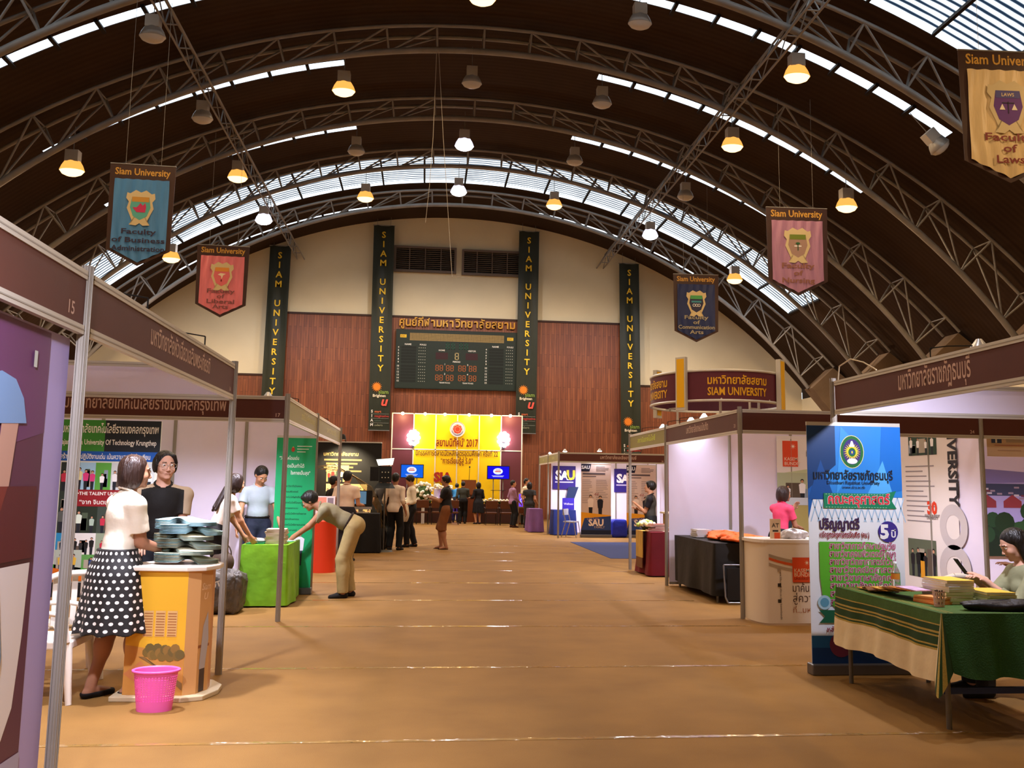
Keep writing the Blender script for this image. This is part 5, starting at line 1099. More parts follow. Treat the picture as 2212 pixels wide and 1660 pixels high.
# ================= STAGE =================
ys = 36.0
root = thing('stage_backdrop', 'yellow and maroon panelled backdrop with the event title on the far wall', 'backdrop', (1.38, ys, 0))
xs = [-2.73, -1.83, -.91, 0, .92, 1.85, 2.74]; YE = M('f2c40a', .5, var=.02); BRW = M('5e2c30', .5)
for i in range(6):
    for j, (z0, z1) in enumerate(((.05, 2.93), (2.97, 4.42))):
        m = MB(); mt = BRW if i in (0, 5) else YE; m.box(xs[i]+.02, xs[i+1]-.02, 0, .02, z0, z1, mt); m.build('panel', root)
m = MB(); FRM_ = M('d8ccb0', .4)
for x in xs: m.box(x-.022, x+.022, -.02, .03, 0, 4.46, FRM_)
for z in (.0, 2.93, 4.42): m.box(xs[0], xs[-1], -.02, .03, z, z+.04, FRM_)
m.build('frame', root)
DR = M('781410', .5)
m = MB(); p = Pr(m, (0, -.03, 0), *FR['-Y'], step=.003)
p.text("สยามนิทัศน์' 2017", 0, 3.10, .44, DR, w=1.75, bold=.02); p.text('นิทรรศการตลาดนัดหลักสูตรอุดมศึกษา ครั้งที่ 22', 0, 2.70, .30, M('5c1c10'), w=3.45, bold=.015); p.text('“การเรียนรู้สู่ 5.0”', 0, 2.38, .32, DR, w=1.35, bold=.015)
m.build('lettering', root)
m = MB(); p = Pr(m, (0, -.06, 3.82), *FR['-Y'], step=.004); m.lathe([(.001, 0), (.325, 0), (.325, .03)], M('e8dcd4'), 32); m.v = [(a, -.05-c, 3.82+b) for a, b, c in m.v]
p.ring(0, 0, .27, .05, M('c8bcc8'), 2); p.star(0, 0, .19, .165, 8, M('c8301c'), 3); p.ring(0, 0, .12, .02, M('e88c70'), 4)
for i in range(16): a = R(200+i*9); p.disc(.24*math.cos(a), .24*math.sin(a), .017, M('2c2c70'), 4, n=6)
m.build('emblem', root)
m = MB(); p = Pr(m, (-.76, -.05, 1.62), *FR['-Y'], step=.01); p.text('SIA', .2, 0, .52, M('9c2418'), bold=.06, l=1); m.build('block_letters', root)
SPOTW = (1, .75, .4)
for i, x in enumerate((-2.3, -1.37, -.55, .46, 1.4, 2.2)):
    r = thing('stage_spotlight', 'small warm spotlight %s along the top of the backdrop' % ['first from left', 'second from left', 'third from left', 'fourth from left', 'fifth from left', 'last at right'][i], 'lamp', (1.38+x, ys-.02, 4.47), 0, 'warm backdrop spotlights')
    m = MB(); m.tube([(0, 0, -.02), (0, -.1, .06), (0, -.32, .0)], .01, BLACK, 5); m.build('arm', r); m = MB(); m.ball((0, -.34, -.06), .06, EM('stage_bulb', (1, .78, .42), 60), 10); m.build('bulb', r)
    l = bpy.data.lights.new('stage_spot', 'POINT'); l.energy = 26; l.color = SPOTW; l.shadow_soft_size = .05; o = bpy.data.objects.new('stage_spot', l); COL.objects.link(o); o.parent = r; o.location = (0, -.42, -.16)
for i, x in enumerate((-1.83, 1.95)):
    r = thing('led_flood', 'blinding white flood lamp on the %s edge of the yellow panels' % ['left', 'right'][i], 'lamp', (1.38+x, ys-.1, 3.42), 0, 'white flood lamps on the backdrop')
    m = MB(); m.box(-.05, .05, -.02, .06, -.4, -.1, BLACK); m.build('bracket', r)
    EL = EM('led_flood', (.95, .9, 1), 30); m = MB()
    for k in range(9): a = 2*PI*k/9; m.ball((.2*math.cos(a), -.05, .26*math.sin(a)), .085, EL, 8)
    m.ball((0, -.03, .03), .12, EL, 8); m.build('led_cluster', r)
    l = bpy.data.lights.new('led', 'POINT'); l.energy = 70; l.color = (.9, .88, 1); l.shadow_soft_size = .2; o = bpy.data.objects.new('led', l); COL.objects.link(o); o.parent = r; o.location = (0, -.25, 0)
for i, x in enumerate((-.46, 3.08)):
    r = thing('television', 'blue lit television on a stand at the %s of the stage' % ['left', 'right'][i], 'television', (x, 35.3, 0), 0, 'televisions beside the stage')
    m = MB(); m.box(-.47, .47, -.04, .04, 1.74, 2.3, BLACK); ca = m.build('casing', r); m = MB(); p = Pr(m, (-.47, -.041, 1.74), *FR['-Y'], step=.002); p.rect(.03, .03, .91, .53, EM('tv_blue%d' % i, [(.01, .12, .75), (.01, .005, .75)][i], 1.1), 1)
    p.disc(.45, .33, .2, EM('tv_white', (.8, .85, 1), 1.1), 2, ry=.13); p.rect(.33, .3, .57, .34, EM('tv_red', (.7, .05, .03), 1), 3); p.rect(.36, .37, .55, .395, EM('tv_red', (.7, .05, .03), 1), 3); [p.rect(.2+.04*k, .14-.04*k, .7-.04*k, .155-.04*k, EM('tv_white', (.8, .85, 1), 1.1), 2) for k in range(2)]
    m.build('screen', ca)
    for sx in (-.2, .2): m = MB(); m.bar((sx, .03, .02), (sx, .03, 1.8), .02, STEEL, 6); m.build('stand_pole', r)
    m = MB(); m.box(-.32, .32, -.2, .2, 0, .04, BLACK); m.box(-.3, .3, -.15, .15, 1.28, 1.3, BLACK); m.build('shelf', r)
root = thing('lectern', 'dark wooden lectern before the yellow backdrop', 'lectern', (1.84, 35.0, 0)); m = MB(); m.box(-.28, .28, -.2, .2, 0, 1.1, M('6c3418', .4)); m.build('body', root); m = MB(); m.box(-.36, .36, -.26, .24, 1.1, 1.16, M('7c4020', .4), Matrix.Rotation(R(0), 4, 'X')); m.box(-.3, .3, -.25, -.22, 1.16, 1.7, M('7c4420', .4)); m.build('reading_top', root)
m = MB(); m.bar((0, 0, 1.16), (.03, -.1, 2.2), .01, BLACK, 6); m.ball((.03, -.1, 2.22), .035, BLACK, 7); m.build('microphone', root)
# stage tables with flower rows
def flower_ball(root, c, r, cols, n, seed, s=.045):
    q = random.Random(seed)
    for i in range(n):
        u, v = q.uniform(-1, 1), q.uniform(0, 2*PI); k = math.sqrt(1-u*u); m = MB(); m.ball((c[0]+r[0]*k*math.cos(v), c[1]+r[1]*k*math.sin(v), c[2]+r[2]*u), s*q.uniform(.8, 1.2), M(cols[i % len(cols)], .6), 6); m.build('blossom', root)
for i, (xa, xb) in enumerate(((-1.0, 1.15), (2.15, 4.3))):
    root = thing('stage_table', 'dark skirted table before the stage, %s of two' % ['left', 'right'][i], 'table', ((xa+xb)/2, 34.0, 0)); w = (xb-xa)/2
    m = MB(); m.box(-w, w, -.3, .3, .03, .74, M('3a1c14', .6, var=.2, scale=6, stretch=(10, 1, 1))); m.build('skirt', root); m = MB(); m.box(-w-.01, w+.01, -.31, .31, .74, .77, M('4c2418', .4)); m.build('tabletop', root)
    root = thing('flower_row', 'row of white flowers and leaves along the %s stage table' % ['left', 'right'][i], 'flowers', ((xa+xb)/2, 33.9, .77), 0, 'flower rows on the stage tables')
    m = MB(); [m.ball((-w+2*w*k/12, 0, .06), .09, M('2c4420', .8, var=.4, scale=20), 7, (1, 1, .9)) for k in range(13)]; m.build('leaves', root)
    q = random.Random(i)
    for k in range(34): m = MB(); m.ball((-w+2*w*k/33, q.uniform(-.12, .05), .10+q.uniform(0, .1)), .045, M(['f0ead8', 'e8e0b8', 'f4f0e8'][k % 3], .6), 6); m.build('blossom', root)
root = thing('flower_stand', 'big round bouquet of white flowers on a stand left of the stage', 'flowers', (.02, 33.3, 0)); m = MB(); m.bar((0, 0, 0), (0, 0, .95), .06, M('d8d0c8'), 10); m.build('pedestal', root)
m = MB(); m.ball((0, 0, 1.15), .30, M('3c5428', .8), 10, (1, 1, 1)); m.build('leaves', root); flower_ball(root, (0, 0, 1.2), (.36, .3, .36), ['f0ece0', 'e8e4d0'], 70, 3, .06)
for i, x in enumerate((.58, .95)):
    root = thing('flower_pillar', 'white flower topped pillar with violet light, %s one left of the lectern' % ['outer', 'inner'][i], 'pillar', (x, 34.6, 0)); m = MB(); m.bar((0, 0, 0), (0, 0, 1.32), .13, M('d8ccf0', .4), 16); m.build('column', root); flower_ball(root, (0, 0, 1.38), (.2, .16, .1), ['f4ecd8', 'e8e0c0'], 24, 5+i, .055)
    l = bpy.data.lights.new('violet', 'POINT'); l.energy = 4; l.color = (.5, .15, 1); l.shadow_soft_size = .05; o = bpy.data.objects.new('violet', l); COL.objects.link(o); o.parent = root; o.location = (.22, -.18, .5)
# conference chairs
def conf_chair():
    root = thing('conference_chair', 'x', 'chair'); U = M('5c3420', .6, var=.1); K = M('201814', .5)
    m = MB(); m.box(-.23, .23, -.22, .22, .42, .48, U); m.build('seat', root, bevel=.015)
    m = MB(); T = Matrix.Translation((0, -.24, .62)) @ Matrix.Rotation(R(8), 4, 'X'); m.box(-.23, .23, -.025, .025, 0, .30, U, T); m.build('backrest', root, bevel=.015)
    for sx in (-1, 1):
        for sy in (-1, 1): m = MB(); m.bar((sx*.22, sy*.24, 0), (sx*.2, sy*.2, .43 if sy > 0 else .66), .013, K, 6); m.build('leg', root)
        m = MB(); m.tube([(sx*.24, -.22, .62), (sx*.26, 0, .66), (sx*.25, .18, .64), (sx*.24, .2, .44)], .016, K, 6); m.build('armrest', root)
    return root
cc = conf_chair()
for i, x in enumerate((-.57, .0, .57, 1.14, 2.60, 3.17, 3.74)):
    o = cc if i == 0 else copytree(cc); o.location = (x, 32.75+.05*math.sin(i), 0); o.rotation_euler = (0, 0, R(2*math.sin(i*2))); tag(o, 'brown padded chair with its back to the camera, %s in the stage row' % ['first from left', 'second from left', 'third from left', 'fourth from left', 'fifth from left', 'sixth from left', 'rightmost'][i], 'chair', 'brown chairs before the stage')
root = thing('lit_standee', 'tall narrow standee with a violet glowing sign by the aisle end', 'standee', (3.6, 31.2, 0)); m = MB(); m.box(-.13, .13, -.03, .03, 0, 1.25, M('c8b890', .5)); p = Pr(m, (-.13, -.031, 0), *FR['-Y'], step=.002); p.rect(.02, .75, .24, 1.2, EM('violet_sign', (.15, .05, .9), 1.5), 1); p.ring(.13, .97, .07, .02, EM('tv_white', (.8, .85, 1), 1.1), 2); p.photo(.02, .1, .24, .7, '8c4c28', 1, 1, 70); m.build('panel', root)
# ================= PEOPLE =================
import openvdb
class SDF:
    def __init__(s, h): s.h = h; s.pr = []
    def add(s, fn, lo, hi, k=.02, sub=False, mul=1): s.pr.append((fn, np.array(lo, float), np.array(hi, float), k, sub)); return s
    def cone(s, a, b, ra, rb, k=.02, sub=False, flat=False):
        a, b = np.array(a, float), np.array(b, float); d = b-a; L2 = max(d @ d, 1e-9); L = math.sqrt(L2); dn = d/L
        def fn(P):
            t = ((P-a) @ d)/L2; tc = np.clip(t, 0, 1); q = P-a-tc[..., None]*d
            v = np.sqrt((q*q).sum(-1))-(ra+(rb-ra)*tc)
            if flat: v = np.maximum(v, (t-1)*L)
            if flat == 2: v = np.maximum(v, -t*L)
            return v
        r = max(ra, rb); return s.add(fn, np.minimum(a, b)-r, np.maximum(a, b)+r, k, sub)
    def ell(s, c, r, Rm=None, k=.02, sub=False):
        c, r = np.array(c, float), np.array(r, float); A = np.eye(3) if Rm is None else np.array(Rm, float)  # columns = axes
        def fn(P):
            q = (P-c) @ A; k0 = np.sqrt(((q/r)**2).sum(-1)); k1 = np.sqrt(((q/(r*r))**2).sum(-1)); return k0*(k0-1)/np.maximum(k1, 1e-6)
        m = max(r); return s.add(fn, c-m, c+m, k, sub)
    def cut(s, p, n, k=.004):
        p, n = np.array(p, float), np.array(n, float); n = n/np.linalg.norm(n); s.pr.append(('cut', p, n, k, True)); return s
    def mesh(s):
        h = s.h; lo = np.min([p[1] for p in s.pr if p[0] != 'cut' and not p[4]], 0)-3*h-.02; hi = np.max([p[2] for p in s.pr if p[0] != 'cut' and not p[4]], 0)+3*h+.02
        n = np.ceil((hi-lo)/h).astype(int)+1; D = np.full(n, .08, np.float32); ax = [lo[i]+h*np.arange(n[i]) for i in range(3)]
        for fn, a, b, k, sub in s.pr:
            if isinstance(fn, str):
                X, Y, Z = np.meshgrid(*ax, indexing='ij'); D = np.maximum(D, ((X-a[0])*b[0]+(Y-a[1])*b[1]+(Z-a[2])*b[2]).astype(np.float32)); continue
            m = k+3*h; i0 = np.maximum(np.floor((a-m-lo)/h).astype(int), 0); i1 = np.minimum(np.ceil((b+m-lo)/h).astype(int)+1, n)
            if (i1 <= i0).any(): continue
            sl = tuple(slice(i0[j], i1[j]) for j in range(3))
            X = np.stack(np.meshgrid(*[ax[j][sl[j]] for j in range(3)], indexing='ij'), -1); v = fn(X).astype(np.float32); o = D[sl]
            if sub: v = -v; hh = np.maximum(k-np.abs(o-v), 0)/k; D[sl] = np.maximum(o, v)+hh*hh*k/4
            else: hh = np.maximum(k-np.abs(o-v), 0)/k; D[sl] = np.minimum(o, v)-hh*hh*k/4
        D = np.clip(D, -.08, .08); g = openvdb.FloatGrid(.08); g.copyFromArray(D); pts, quads = g.convertToQuads(0.0)
        return pts*h+lo, quads
    def build(s, name, mat, parent, matfn=None):
        pts, quads = s.mesh(); me = bpy.data.meshes.new(name); me.vertices.add(len(pts)); me.vertices.foreach_set('co', pts.astype(np.float32).ravel())
        q = quads[:, ::-1]; me.loops.add(q.size); me.loops.foreach_set('vertex_index', q.ravel().astype(np.int32)); me.polygons.add(len(q))
        me.polygons.foreach_set('loop_start', np.arange(0, q.size, 4, dtype=np.int32)); me.polygons.foreach_set('loop_total', np.full(len(q), 4, np.int32))
        me.update(calc_edges=True); me.validate(); me.polygons.foreach_set('use_smooth', [True]*len(me.polygons))
        for m in (mat if isinstance(mat, list) else [mat]): me.materials.append(m)
        if matfn:
            c = np.zeros(len(me.polygons)*3); me.polygons.foreach_get('center', c); c = c.reshape(-1, 3); me.polygons.foreach_set('material_index', matfn(c).astype(np.int32))
        o = bpy.data.objects.new(name, me); COL.objects.link(o); o.parent = parent; return o
def nv(v): v = np.array(v, float); return v/max(np.linalg.norm(v), 1e-9)
def ik(a, b, l1, l2, pole):
    a, b = np.array(a, float), np.array(b, float); d = b-a; L = np.linalg.norm(d); Lc = min(L, (l1+l2)*.995); dn = d/max(L, 1e-6); b = a+dn*Lc
    x = (l1*l1-l2*l2+Lc*Lc)/(2*Lc); y = math.sqrt(max(l1*l1-x*x, 0)); p = np.array(pole, float); p = p-dn*(p @ dn); p = nv(p); return a+dn*x+p*y, b
SKIN = {'a': 'c08a68', 'b': 'a8765a', 'c': 'd0a088', 'd': '94644a'}
def person(lab, x, y, H, face, h=.011, male=True, lean=0, hyaw=0, hpitch=0, wl=None, wr=None, al=None, ar=None, poleL=None, poleR=None, sit=False, build=1.0,
           top=('poly', 'e8e4dc'), sleeve=.62, bottom=('pants', '16161c'), shoes='141214', hair='short', hairc='120e0c', skin='a', glasses=False, belt=None, untuck=False, fing=None, extra=None, dress=None, twist=0, eyes=True):
    s = H/1.72; root = thing('person', lab, 'person', (x, y, 0), -R(face)); SM = M(SKIN[skin], .5, var=.08, scale=6, spec=.3)
    sx = (.178 if male else .152)*s*build; hx = .092*s*build; L = R(lean); t = np.array([0, math.sin(L), math.cos(L)]); fwd = np.array([0, math.cos(L), -math.sin(L)]); rt = np.array([1., 0, 0])
    if twist: c_, s_ = math.cos(R(twist)), math.sin(R(twist)); rt, fwd = rt*c_-fwd*s_, fwd*c_+rt*s_
    P = np.array([0, 0, (.50 if sit else .925)*s]); TR = np.stack([rt, fwd, t], 1)
    if lean > 25: P = P+np.array([0, -.10*s*math.sin(L), 0])
    nk = P+t*.49*s; sh = [P+t*.422*s+rt*sx*k-fwd*.005 for k in (-1, 1)]
    # head
    hy, hp = R(hyaw), R(hpitch+lean*.55); hf = np.array([math.sin(hy)*math.cos(hp), math.cos(hy)*math.cos(hp), -math.sin(hp)]); hr = nv(np.cross(hf, [0, 0, 1])); hu = np.cross(hr, hf); HR = np.stack([hr, hf, hu], 1)
    Hc = nk+nv(t*.8+hu*.5+hf*.05)*.158*s+hf*.018*s; hs = s*.98
    hp_ = lambda a, b, c: Hc+hs*(hr*a+hf*b+hu*c)
    # limbs
    ua, fa = .285*s, .245*s
    dL = P+rt*-(sx+.06*s)+np.array([0, .05, -.06])*s; dR = P+rt*(sx+.06*s)+np.array([0, .05, -.06])*s
    W = [np.array(wl, float) if wl is not None else dL, np.array(wr, float) if wr is not None else dR]
    pol = [poleL or (-.2, -.7, -1), poleR or (.2, -.7, -1)]; EL = []
    for k in (0, 1): e, w = ik(sh[k], W[k], ua, fa, pol[k]); EL.append(e); W[k] = w
    th, sn = .425*s, .41*s
    A = [np.array(al, float) if al is not None else np.array([-.09*s, .0, .085*s]), np.array(ar, float) if ar is not None else np.array([.09*s, .02*s, .085*s])]
    hips = [P+np.array([-hx, 0, -.03*s]), P+np.array([hx, 0, -.03*s])]; KN = []
    for k in (0, 1): kn, an = ik(hips[k], A[k], th, sn, (0.05*(-1, 1)[k], 1, .1)); KN.append(kn); A[k] = an
    fdir = [nv([(-.18, .18)[k], 1, 0]) for k in (0, 1)]
    S = SDF(h); r_ = lambda v: v*s*build
    def torso(S, o=0., k=.05):
        S.ell(P+t*.335*s+fwd*.005, (r_(.150 if male else .132)+o, r_(.103)+o, .165*s+o), TR, k)
        S.ell(P+t*.13*s+fwd*(.012 if male else .0), (r_(.132 if male else .118)+o, r_(.103 if male else .09)+o, .16*s+o), TR, k)
        S.ell(P-t*.02*s, (r_(.155 if male else .162)+o, r_(.112)+o, .115*s+o), TR if not sit else None, k)
        for q in sh: S.cone(nk-t*.055*s, q-rt*0, r_(.052)+o, r_(.046)+o, k)
        if not male:
            for q in (-1, 1): S.ell(P+t*.31*s+rt*q*.065*s+fwd*.085*s, (.055*s+o, .045*s+o, .055*s+o), TR, .03)
    torso(S)
    S.cone(nk-t*.04*s, hp_(0, -.02, -.05), r_(.056 if male else .046), .05*s, .03)
    # head shapes
    S.ell(hp_(0, -.012, .035), np.array((.077, .096, .083))*hs, HR, .02); S.ell(hp_(0, .022, -.018), np.array((.062, .072, .088))*hs, HR, .025)
    S.ell(hp_(0, .035, -.072), np.array((.048, .045, .036))*hs, HR, .025); S.ell(hp_(0, .075, -.094), np.array((.020, .015, .014))*hs, HR, .02)
    if h < .009:
        for q in (-1, 1): S.ell(hp_(q*.040, .066, -.028), np.array((.022, .022, .026))*hs, HR, .02)
        for q in (-1, 1): S.ell(hp_(q*.031, .104, .008), np.array((.017, .013, .010))*hs, HR, .012, sub=True)
        S.cone(hp_(0, .088, .012), hp_(0, .108, -.030), .006*hs, .010*hs, .012)
        for q in (-1, 1): S.ell(hp_(q*.011, .100, -.034), np.array((.008, .009, .007))*hs, HR, .006)
        S.cone(hp_(-.022, .086, -.054), hp_(.022, .086, -.054), .006*hs, .006*hs, .008); S.cone(hp_(-.016, .085, -.067), hp_(.016, .085, -.067), .0065*hs, .0065*hs, .006)
        for q in (-1, 1): S.cone(hp_(q*.018, .092, .030), hp_(q*.045, .082, .028), .006*hs, .005*hs, .012)
    else: S.cone(hp_(0, .088, .005), hp_(0, .104, -.030), .008*hs, .012*hs, .015)
    for q in (-1, 1): S.ell(hp_(q*.077, -.004, -.004), np.array((.010, .019, .031))*hs, HR, .008)
    # arms and hands
    fg = fing or (None, None)
    for k in (0, 1):
        sg = (-1, 1)[k]; S.cone(sh[k], EL[k], r_(.046), r_(.036), .03); S.cone(EL[k], W[k], r_(.036), r_(.024), .02)
        d = nv(W[k]-EL[k]); f0 = fg[k]
        if f0 is not None: d = nv(f0)
        pn = nv(np.cross(d, [0, 0, 1]) if abs(d[2]) < .8 else np.array([-sg, 0, 0]))      # palm faces roughly inward
        if abs(d[2]) < .8: side = pn; nrm = nv(np.cross(side, d)); nrm = nrm if nrm[2] < 0 else -nrm
        else: nrm = pn; side = nv(np.cross(d, nrm))
        if side @ np.array([0, 1, 0]) < 0 and abs(d[2]) >= .8: side = -side
        inn = side if abs(d[2]) >= .8 else (side if (side @ rt)*sg < 0 else -side)   # thumb side
        w = W[k]; HRm = np.stack([inn, d, nrm], 1); S.ell(w+d*.048*s, np.array((.040, .054, .016))*s, HRm, .012); S.cone(w, w+d*.03*s, .024*s, .026*s, .015)
        fr_ = max(.0082*s, .72*h)
        for i, (o_, ln) in enumerate(((.030, .066), (.010, .076), (-.010, .070), (-.029, .055))):
            b0 = w+d*.085*s+inn*o_*s; b1 = b0+nv(d+nrm*.25)*ln*.52*s; b2 = b1+nv(d*.8+nrm*.75)*ln*.48*s; S.cone(b0, b1, fr_, fr_*.95, .004); S.cone(b1, b2, fr_*.95, fr_*.85, .003)
        b0 = w+d*.03*s+inn*.028*s; b1 = b0+nv(inn*.75+d+nrm*.3)*.036*s; b2 = b1+nv(inn*.25+d+nrm*.35)*.03*s; S.cone(b0, b1, fr_*1.25, fr_*1.1, .008); S.cone(b1, b2, fr_*1.1, fr_*.9, .004)
    for k in (0, 1):
        S.cone(hips[k], KN[k], r_(.083), r_(.054), .04); S.cone(KN[k], A[k], r_(.050), r_(.034), .03); m_ = KN[k]*.68+A[k]*.32; S.ell(m_-np.array([0, .018*s, 0]), (r_(.050), r_(.054), .10*s), None, .03)
        f_ = fdir[k]; S.cone(A[k]+[0, 0, -.03*s], A[k]+f_*.13*s+np.array([0, 0, -.058*s]), .036*s, .026*s, .02); S.ell(A[k]-f_*.025*s+np.array([0, 0, -.05*s]), (.030*s, .035*s, .032*s), None, .02)
    S.build('body', SM, root)
    def cloth(name, S, col, par=None, **kw):
        mat = col if not isinstance(col, str) else M(col, .75, var=.10, scale=9, bump=.5, bscale=11); return S.build(name, mat, par or root, **kw)
    o = .012
    # bottom
    kind, bc = bottom
    if kind in ('pants', 'shorts'):
        B = SDF(max(h, .008)); B.ell(P-t*.02*s, (r_(.155 if male else .162)+o, r_(.112)+o, .12*s+o), None if sit else TR, .04); B.ell(P+t*.06*s, (r_(.138)+o, r_(.104)+o, .08*s), TR, .04)
        for k in (0, 1):
            B.cone(hips[k], KN[k], r_(.088)+o, r_(.064)+o+h*.4, .04)
            if kind == 'pants': B.cone(KN[k], A[k]+[0, 0, -.015], r_(.066)+o+h*.4, r_(.052)+o+h*.4, .03, flat=1); B.ell(KN[k]*.68+A[k]*.32-np.array([0, .016*s, 0]), (r_(.054)+o+h*.5, r_(.060)+o+h*.5, .14*s), None, .04)
            else: B.cone(KN[k]+(hips[k]-KN[k])*.1, KN[k]+(A[k]-KN[k])*.12, r_(.072)+o, r_(.078)+o, .03, flat=1)
        B.cut(P+t*.115*s, t); tr_ob = cloth('shorts' if kind == 'shorts' else 'trousers', B, bc)
    if kind == 'skirt':
        B = SDF(max(h*.8, .006)); z1, z0 = P[2]+.10*s, P[2]-(.47*s if extra != 'short' else .40*s); fl = .085 if extra != 'slim' else .02
        def fn(Q):
            zz = np.clip((z1-Q[..., 2])/(z1-z0), 0, 1); a = np.arctan2(Q[..., 1], Q[..., 0]); hipb = np.clip(zz/.32, 0, 1); hipb = hipb*hipb*(3-2*hipb)
            rx = s*build*(.140+.040*hipb)+fl*zz+.016*zz*zz*np.sin(11*a+2)+.012; rat = .78+.06*zz; q = np.sqrt(Q[..., 0]**2+(Q[..., 1]/rat)**2)-rx
            return np.maximum(np.maximum(q*.75, Q[..., 2]-z1), z0-Q[..., 2]+.008*np.sin(11*a))
        B.add(fn, (-.33*s, -.3*s, z0-.02), (.33*s, .3*s, z1+.01), .01); cloth('skirt', B, bc)
    # top
    if top:
        T = SDF(h); torso(T, o)
        for k in (0, 1): m_ = sh[k]+(EL[k]-sh[k])*min(sleeve, 1); T.cone(sh[k]+(EL[k]-sh[k])*.08, m_, r_(.046)+o, r_(.042)+o+(.008 if sleeve < 1 else 0), .035, flat=1)
        if sleeve >= 1:
            for k in (0, 1): T.cone(EL[k], EL[k]+(W[k]-EL[k])*min(1, sleeve-1), r_(.040)+o, r_(.030)+o, .02, flat=1)
        if dress or untuck:
            T.ell(P-t*.02*s, (r_(.158)+o*1.6, r_(.118)+o*1.6, .15*s), None if sit else TR, .05)
            if untuck: T.cut(P-t*.09*s, -t)
        else: T.cut(P+t*.075*s, -t)
        T.cut(nk+t*.012*s+fwd*.0, nv(t+fwd*.35))
        tm = [top[1]] if isinstance(top[1], str) else list(top[1]); mats = [M(c, .75, var=.07, scale=6, bump=.45, bscale=9) for c in tm]; mf = None
        if len(mats) == 2: mf = lambda c: (((c-(P+t*.475*s)) @ t > .25*(.10-np.abs(c[:, 0]))).astype(int) | (np.abs(c[:, 0]) > sx*.90).astype(int))
        sh_ob = T.build('dress' if dress else 'shirt', mats if len(mats) > 1 else mats[0], root, mf)
        if top[0] in ('poly', 'shirt'):
            C_ = SDF(max(h*.7, .005)); cc = nk+t*.0*s
            for i in range(14):
                a0, a1 = 2*PI*i/14, 2*PI*(i+1)/14; rr = .064*s*build; gp = .3
                q = lambda a: cc+rt*rr*math.sin(a)+fwd*(rr*math.cos(a)+.006)+t*(.012-.028*math.cos(a))*s
                if i in (0, 13): continue
                C_.cone(q(a0), q(a1), .011*s, .011*s, .006)
            cloth('collar', C_, top[2] if len(top) > 2 else tm[-1], sh_ob)
    if dress: # hanging part of a dress
        B = SDF(max(h*.8, .006)); z1, z0 = P[2]+.05*s, P[2]-.40*s
        def fn2(Q):
            zz = np.clip((z1-Q[..., 2])/(z1-z0), 0, 1); a = np.arctan2(Q[..., 1], Q[..., 0]); rx = s*build*(.150+.03*np.minimum(1, zz*3))+.012*zz*np.sin(7*a); q = np.sqrt(Q[..., 0]**2+(Q[..., 1]/.74)**2)-rx; return np.maximum(np.maximum(q*.75, Q[..., 2]-z1), z0-Q[..., 2])
        B.add(fn2, (-.3*s, -.3*s, z0), (.3*s, .3*s, z1), .01); cloth('dress_skirt', B, tm[0])
    if belt:
        B = SDF(max(h*.8, .006)); cB = P+t*.085*s
        for i in range(20):
            q = lambda a: cB+rt*(r_(.140)+o)*math.sin(a)+fwd*(r_(.104)+o)*math.cos(a); B.cone(q(2*PI*i/20), q(2*PI*(i+1)/20), .014*s, .014*s, .004)
        cloth('belt', B, belt, tr_ob)
    # shoes
    for k in (0, 1):
        f_ = fdir[k]; B = SDF(max(h*.75, .006)); lf = A[k][2]-.085*s; zz = lf
        B.cone(A[k]-f_*.03*s+np.array([0, 0, -.05*s]), A[k]+f_*.06*s+np.array([0, 0, -.052*s]), .040*s, .040*s, .02); B.cone(A[k]+f_*.06*s+np.array([0, 0, -.052*s]), A[k]+f_*.155*s+np.array([0, 0, -.066*s]), .042*s, .030*s, .02)
        if shoes == 'flat' or shoes == 'sandal': B.cut(A[k]+np.array([0, 0, -.045*s if shoes == 'flat' else -.07*s]), (0, 0, 1))
        else: B.cut(A[k]+np.array([0, 0, -.005*s]), (0, 0, 1))
        B.cut((0, 0, zz+.001), (0, 0, -1))
        if sit or al is not None: pass
        cloth('shoe' if shoes != 'sandal' else 'sandal', B, {'flat': '15110f', 'sandal': '2c1810'}.get(shoes, shoes))
    # hair
    if hair:
        B = SDF(max(h*.8, .005)); HM = M(hairc, .45, var=.4, scale=22, bump=.8, bscale=40, spec=.4, stretch=(1, 1, .2))
        B.ell(hp_(0, -.020, .045), np.array((.086, .100, .088))*hs, HR, .02)
        if hair in ('short', 'thin'): B.ell(hp_(0, -.05, .0), np.array((.082, .068, .080))*hs, HR, .03)
        if hair == 'messy':
            B.ell(hp_(0, -.03, .03), np.array((.094, .10, .10))*hs, HR, .03); B.ell(hp_(0, .03, .085), np.array((.07, .05, .03))*hs, HR, .03)
        if hair == 'thin':
            for q in (-1, 1): B.ell(hp_(q*.079, -.012, .005), np.array((.018, .050, .062))*hs, HR, .02)
            B.cone(hp_(-.05, .06, .085), hp_(-.075, .055, .03), .018*hs, .010*hs, .02)
        if hair in ('bob', 'long'):
            for q in (-1, 1): B.ell(hp_(q*.060, -.020, -.030), np.array((.040, .072, .100))*hs, HR, .04)
            B.ell(hp_(0, -.065, -.035), np.array((.082, .055, .105))*hs, HR, .04)
        if hair == 'long':
            e = hp_(0, -.10, -.10); B.cone(e, P+t*.28*s-fwd*.12*s, .055*s, .035*s, .04); B.cone(e+rt*.03, P+t*.25*s-fwd*.12*s+rt*.06*s, .04*s, .018*s, .03); B.cone(e-rt*.03, P+t*.24*s-fwd*.12*s-rt*.05*s, .04*s, .018*s, .03)
        if hair == 'shoulder':
            for q in (-1, 1): B.cone(hp_(q*.068, -.02, .03), hp_(q*.085, -.005, -.17), .030*hs, .034*hs, .03)
            B.ell(hp_(0, -.06, -.07), np.array((.09, .055, .14))*hs, HR, .04)
        fy = {'short': .060, 'messy': .070, 'thin': .050, 'bob': .052, 'long': .055, 'shoulder': .055}.get(hair, .06)
